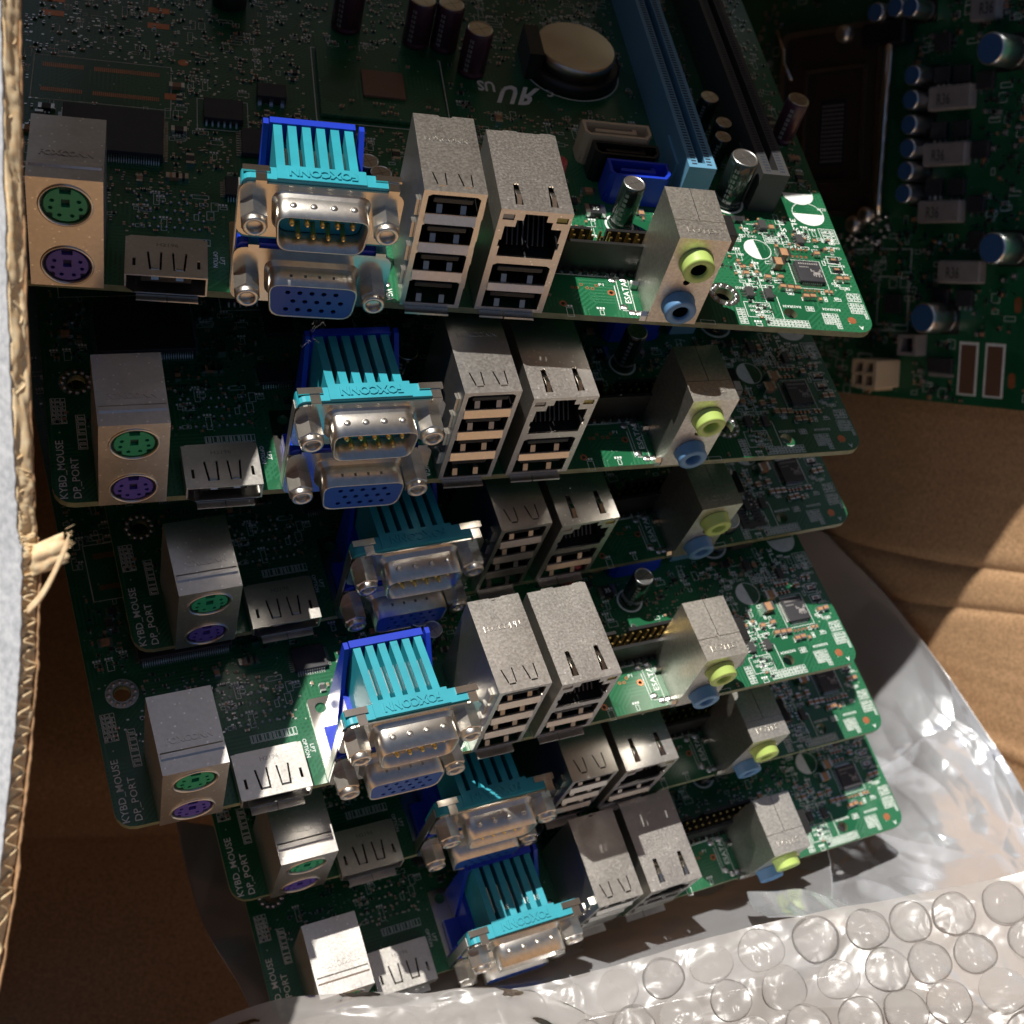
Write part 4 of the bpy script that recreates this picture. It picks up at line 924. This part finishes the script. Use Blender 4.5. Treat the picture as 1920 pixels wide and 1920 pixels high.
RA = [[bp(*a) for a in r] for r in (
 ((1470,985,540),(1520,990,525),(1548,1000,512),(1556,1010,508)),
 ((1480,1120,530),(1580,1120,505),(1635,1115,490),(1662,1118,483)),
 ((1500,1250,515),(1620,1250,488),(1700,1235,474),(1757,1240,464)),
 ((1540,1390,490),(1690,1380,462),(1780,1375,452),(1852,1380,446)),
 ((1560,1500,462),(1730,1480,440),(1840,1480,434),(1915,1480,432)),
 ((1500,1640,410),(1700,1610,408),(1850,1600,408),(1965,1590,416)),
 ((1440,1760,364),(1680,1740,362),(1850,1730,376),(2010,1720,392)),
 ((1440,1900,333),(1680,1900,333),(1850,1900,343),(2040,1900,353)))]
def crumple(p, size, seed):                    # faceted crumple: distance to scattered fold points, straight ridges between
    q = Vector((p.x, p.y*.8, p.z*.6))/size + Vector((seed, seed*1.7, seed*.3))
    d, pts = NZ.voronoi(q, distance_metric='DISTANCE', exponent=2.5)
    return d[1]-d[0], d[0]
def bagdisp(p, v, s0):
    a, c = crumple(p, 30, s0); b_, e = crumple(p+Vector((3*a, 5*c, 0)), 13, s0+5)
    f, h = crumple(p+Vector((7*c, 3*e, 0)), 6, s0+9)
    return 6.5*c - 1.5*min(a, .25)*4 + 2.6*e*(.4+c) + .8*h*(.2+e) + .35*NZ.noise(p*.15)
def bagA(u, v):
    p = grid_pt(RA, u, v); k = .12+1.1*min(1, max(0, v-.25)*3.2)
    edge = 1-.8*max(0, u-.85)/.15
    w_ = (p.x*.9-p.y*.42+9*NZ.noise(p*.022))/15; w2 = (p.x*.35+p.y*.9+8*NZ.noise(p*.03))/19     # long pulled folds, sharp at the ridge
    lf = 4.2*abs((w_ % 1)-.5)*max(0, .35+1.6*NZ.noise(p*.02+Vector((3, 0, 0)))) + 3.4*abs((w2 % 1)-.5)*max(0, .2+1.8*NZ.noise(p*.025))
    p = p + Vector((.5, .1, .86))*(1.2-lf)*1.5*min(1, max(0, v-.3)*4)*edge
    return p + Vector((.5, .1, .86))*(bagdisp(p, v, 3)-1)*k*edge*1.35
sheet('side_panel', bagA, 200, 420, 'bag', .25, bag)
RB = [[px(*a) for a in r] for r in (
 ((330,1540,402),(480,1560,402),(700,1600,402),(1000,1620,412),(1300,1620,430),(1540,1560,424)),
 ((352,1640,385),(470,1660,386),(700,1700,386),(1000,1720,392),(1300,1680,402),(1560,1620,398)),
 ((385,1740,366),(480,1760,366),(700,1780,368),(1000,1780,374),(1300,1730,378),(1560,1680,374)),
 ((450,1850,350),(520,1860,352),(700,1870,352),(1000,1850,350),(1300,1790,350),(1560,1745,346)),
 ((500,1960,330),(560,1960,332),(700,1960,332),(1000,1930,330),(1300,1870,330),(1560,1830,328)))]
def bagB(u, v):
    p = grid_pt(RB, u, v)
    return p + Vector((-.1, .5, .86))*(bagdisp(p, v, 11)-1.5)*.38
sheet('lower_panel', bagB, 220, 90, 'bag', .25, bag)
# folded tongue of film near the blue jack
RC = [[px(*a) for a in r] for r in (
 ((1400,1672,368),(1450,1672,366),(1500,1668,366),(1560,1686,364),(1640,1722,362)),
 ((1410,1700,360),(1475,1705,352),(1530,1705,354),(1590,1712,356),(1660,1740,356)),
 ((1440,1720,348),(1505,1720,342),(1560,1740,346),(1620,1750,348),(1690,1760,350)))]
sheet('fold', lambda u, v: grid_pt(RC, u, v)+Vector((0, -.3, -1))*(2.2*abs(math.sin(u*9))+.8*NZ.noise(Vector((u*7, v*4, 0)))), 60, 30, 'bag', .25, bag)

# ------------------------------------------------------------------ bubble wrap
def wrap_mat(name, dif, tr, ior=1.32):
    m = bpy.data.materials.new(name); m.use_nodes = True; t = m.node_tree; L = t.links.new
    for n_ in list(t.nodes): t.nodes.remove(n_)
    out = t.nodes.new('ShaderNodeOutputMaterial'); fr_ = t.nodes.new('ShaderNodeFresnel'); fr_.inputs[0].default_value = ior
    tp = t.nodes.new('ShaderNodeBsdfTransparent'); tp.inputs[0].default_value = (tr, tr, tr, 1)
    df = t.nodes.new('ShaderNodeBsdfDiffuse'); df.inputs[0].default_value = (.62, .60, .58, 1); tl = t.nodes.new('ShaderNodeBsdfTranslucent'); tl.inputs[0].default_value = (.6, .58, .56, 1)
    gl = t.nodes.new('ShaderNodeBsdfGlossy'); gl.inputs['Roughness'].default_value = .22
    m1 = t.nodes.new('ShaderNodeMixShader'); m1.inputs[0].default_value = .5; L(df.outputs[0], m1.inputs[1]); L(tl.outputs[0], m1.inputs[2])
    m2 = t.nodes.new('ShaderNodeMixShader'); m2.inputs[0].default_value = dif; L(tp.outputs[0], m2.inputs[1]); L(m1.outputs[0], m2.inputs[2])
    m3 = t.nodes.new('ShaderNodeMixShader'); L(fr_.outputs[0], m3.inputs[0]); L(m2.outputs[0], m3.inputs[1]); L(gl.outputs[0], m3.inputs[2])
    tc = t.nodes.new('ShaderNodeTexCoord'); n = t.nodes.new('ShaderNodeTexNoise'); n.inputs['Scale'].default_value = 90; n.inputs['Detail'].default_value = 2; n.inputs['Distortion'].default_value = 1.0
    L(tc.outputs['Object'], n.inputs['Vector']); bp = t.nodes.new('ShaderNodeBump'); bp.inputs['Strength'].default_value = .5; bp.inputs['Distance'].default_value = .0010
    L(n.outputs[0], bp.inputs['Height'])
    for s_ in (gl, df, fr_): L(bp.outputs[0], s_.inputs['Normal'])
    L(m3.outputs[0], out.inputs[0]); return m
M['wrap'] = wrap_mat('clear_bubble_film', .62, .95); M['wrap2'] = wrap_mat('clear_bubble_skin', .30, .995, 1.2)
wrap = empty('bubble_wrap', 'clear bubble wrap lying across the bottom in front of the bag', 'bubble wrap')
WT = ((420,1935),(620,1905),(860,1875),(1010,1846),(1200,1800),(1400,1742),(1620,1698),(1800,1664),(2000,1618))
RW = [[px(x-dx*(1-k/8), y+dy, z) for k, (x, y) in enumerate(WT)] for dx, dy, z in ((0,0,320),(22,85,314),(44,170,308),(60,260,301),(60,350,294))]
def wpt(u, v):
    p = grid_pt(RW, u, v); return p + Vector((0, -.6, -.8))*(crease(p, 1.0, .035, 30)+.8*NZ.noise(p*.09)+.35*crease(p, 1, .12, 8))
sheet('film', wpt, 150, 70, 'wrap', 0, wrap)
doms = []
for q in range(7):                             # seven differently crushed bubbles
    dome = G().use('wrap2').lathe((0, 0, 0), [(6.0, -.1), (5.95, .4), (5.8, .9), (5.45, 1.45), (4.9, 1.95), (4.1, 2.35), (3.1, 2.62), (2.1, 2.78), (1.1, 2.86), (.2, 2.88)], n=30)
    nv_ = []
    for x, y, z in dome.v:
        a_ = NZ.noise(Vector((x*.3, y*.3, q*3.1))); b_ = NZ.noise(Vector((x*.8, y*.8, q*5.3))); k_ = max(0, z)/2.9
        nv_.append((x*(1+.07*NZ.noise(Vector((x*.2, y*.2, q*7.7)))), y*(1+.09*NZ.noise(Vector((x*.2, y*.2, q*9.1)))), z*(1+.45*a_)+k_*(.9*abs(b_)-.35)))
    dome.v = nv_
    doms.append(dome.build('bubble', wrap) if q == 0 else dome.build('bubble', wrap).data)
dm = doms[0]; doms[0] = dm.data; first = True
for o in [o for o in bpy.data.objects if o.name.startswith('bubble.')]: bpy.data.objects.remove(o)
rnd = random.Random(8)
def arc(u, v):
    e = .004; a = wpt(u, v); du = (wpt(min(1, u+e), v)-wpt(max(0, u-e), v)); dv = (wpt(u, min(1, v+e))-wpt(u, max(0, v-e))); return a, du.normalized(), dv.normalized()
LU = sum((wpt((i+1)/40, .3)-wpt(i/40, .3)).length for i in range(40)); LV = sum((wpt(.5, (i+1)/30)-wpt(.5, i/30)).length for i in range(30))
jj = 0; vv = 6.6
while vv < LV-4:
    uu = 6+(jj % 2)*5.5
    while uu < LU-5:
        a, du, dv = arc(uu/LU, vv/LV); n_ = du.cross(dv).normalized()
        if n_.z > 0: n_ = -n_
        Xa = (du-n_*du.dot(n_)).normalized(); Ya = n_.cross(Xa); s_ = rnd.uniform(.80, .9)
        mm = Matrix((Xa*s_, Ya*s_*rnd.uniform(.93, 1.03), n_*rnd.choice((.3, .6, .8, 1, 1.1)))).transposed().to_4x4(); mm.translation = a*.001
        o = dm if first else dm.copy()
        if not first: C.objects.link(o); o.data = rnd.choice(doms)
        first = False; o.parent = wrap; o.matrix_world = VIEW @ mm
        uu += 11.0
    vv += 9.6; jj += 1
# loose fold of the same film at the lower left
fold = empty('plastic_film', 'smooth loose fold of clear plastic film below the lowest board', 'plastic film')
RF = [[px(x, y+dy, z) for (x, y) in ((330,1950),(450,1895),(560,1868),(700,1860),(800,1862),(900,1850),(1010,1862),(1110,1905))] for dy, z in ((0,315),(40,311),(110,304),(240,292))]
sheet('film', lambda u, v: grid_pt(RF, u, v)+Vector((0, -.5, -.85))*(1.6*NZ.noise(Vector((u*7, v*3, 5)))+.35*NZ.noise(Vector((u*18, v*7, 5)))), 120, 40, 'wrap', 0, fold)

# stray lint on the second board
g = G().use('choke')
for i in range(4):
    a = Vector((-35+rnd.uniform(-1, 1), -31+rnd.uniform(-1.2, 1.2), 243)); pts = [a]
    for k in range(6): pts.append(pts[-1]+Vector((rnd.uniform(-.9, .9), rnd.uniform(-.7, .7), rnd.uniform(-.3, .3))))
    g.tube([cv(p) for p in pts], .014, 4)
o = g.build('lint'); o['label'] = 'grey lint caught between the teal port and metal ports of the second board'; o['category'] = 'lint'
# ground far below the carton
gm = mat('asphalt', (.07, .068, .065), .9, noise=.3, nscale=3, bump=.3, bscale=40); M['ground'] = gm
g = G().use('ground').box(-6000, 6000, -6000, 6000, -420, -400); o = g.build('ground'); o['kind'] = 'structure'
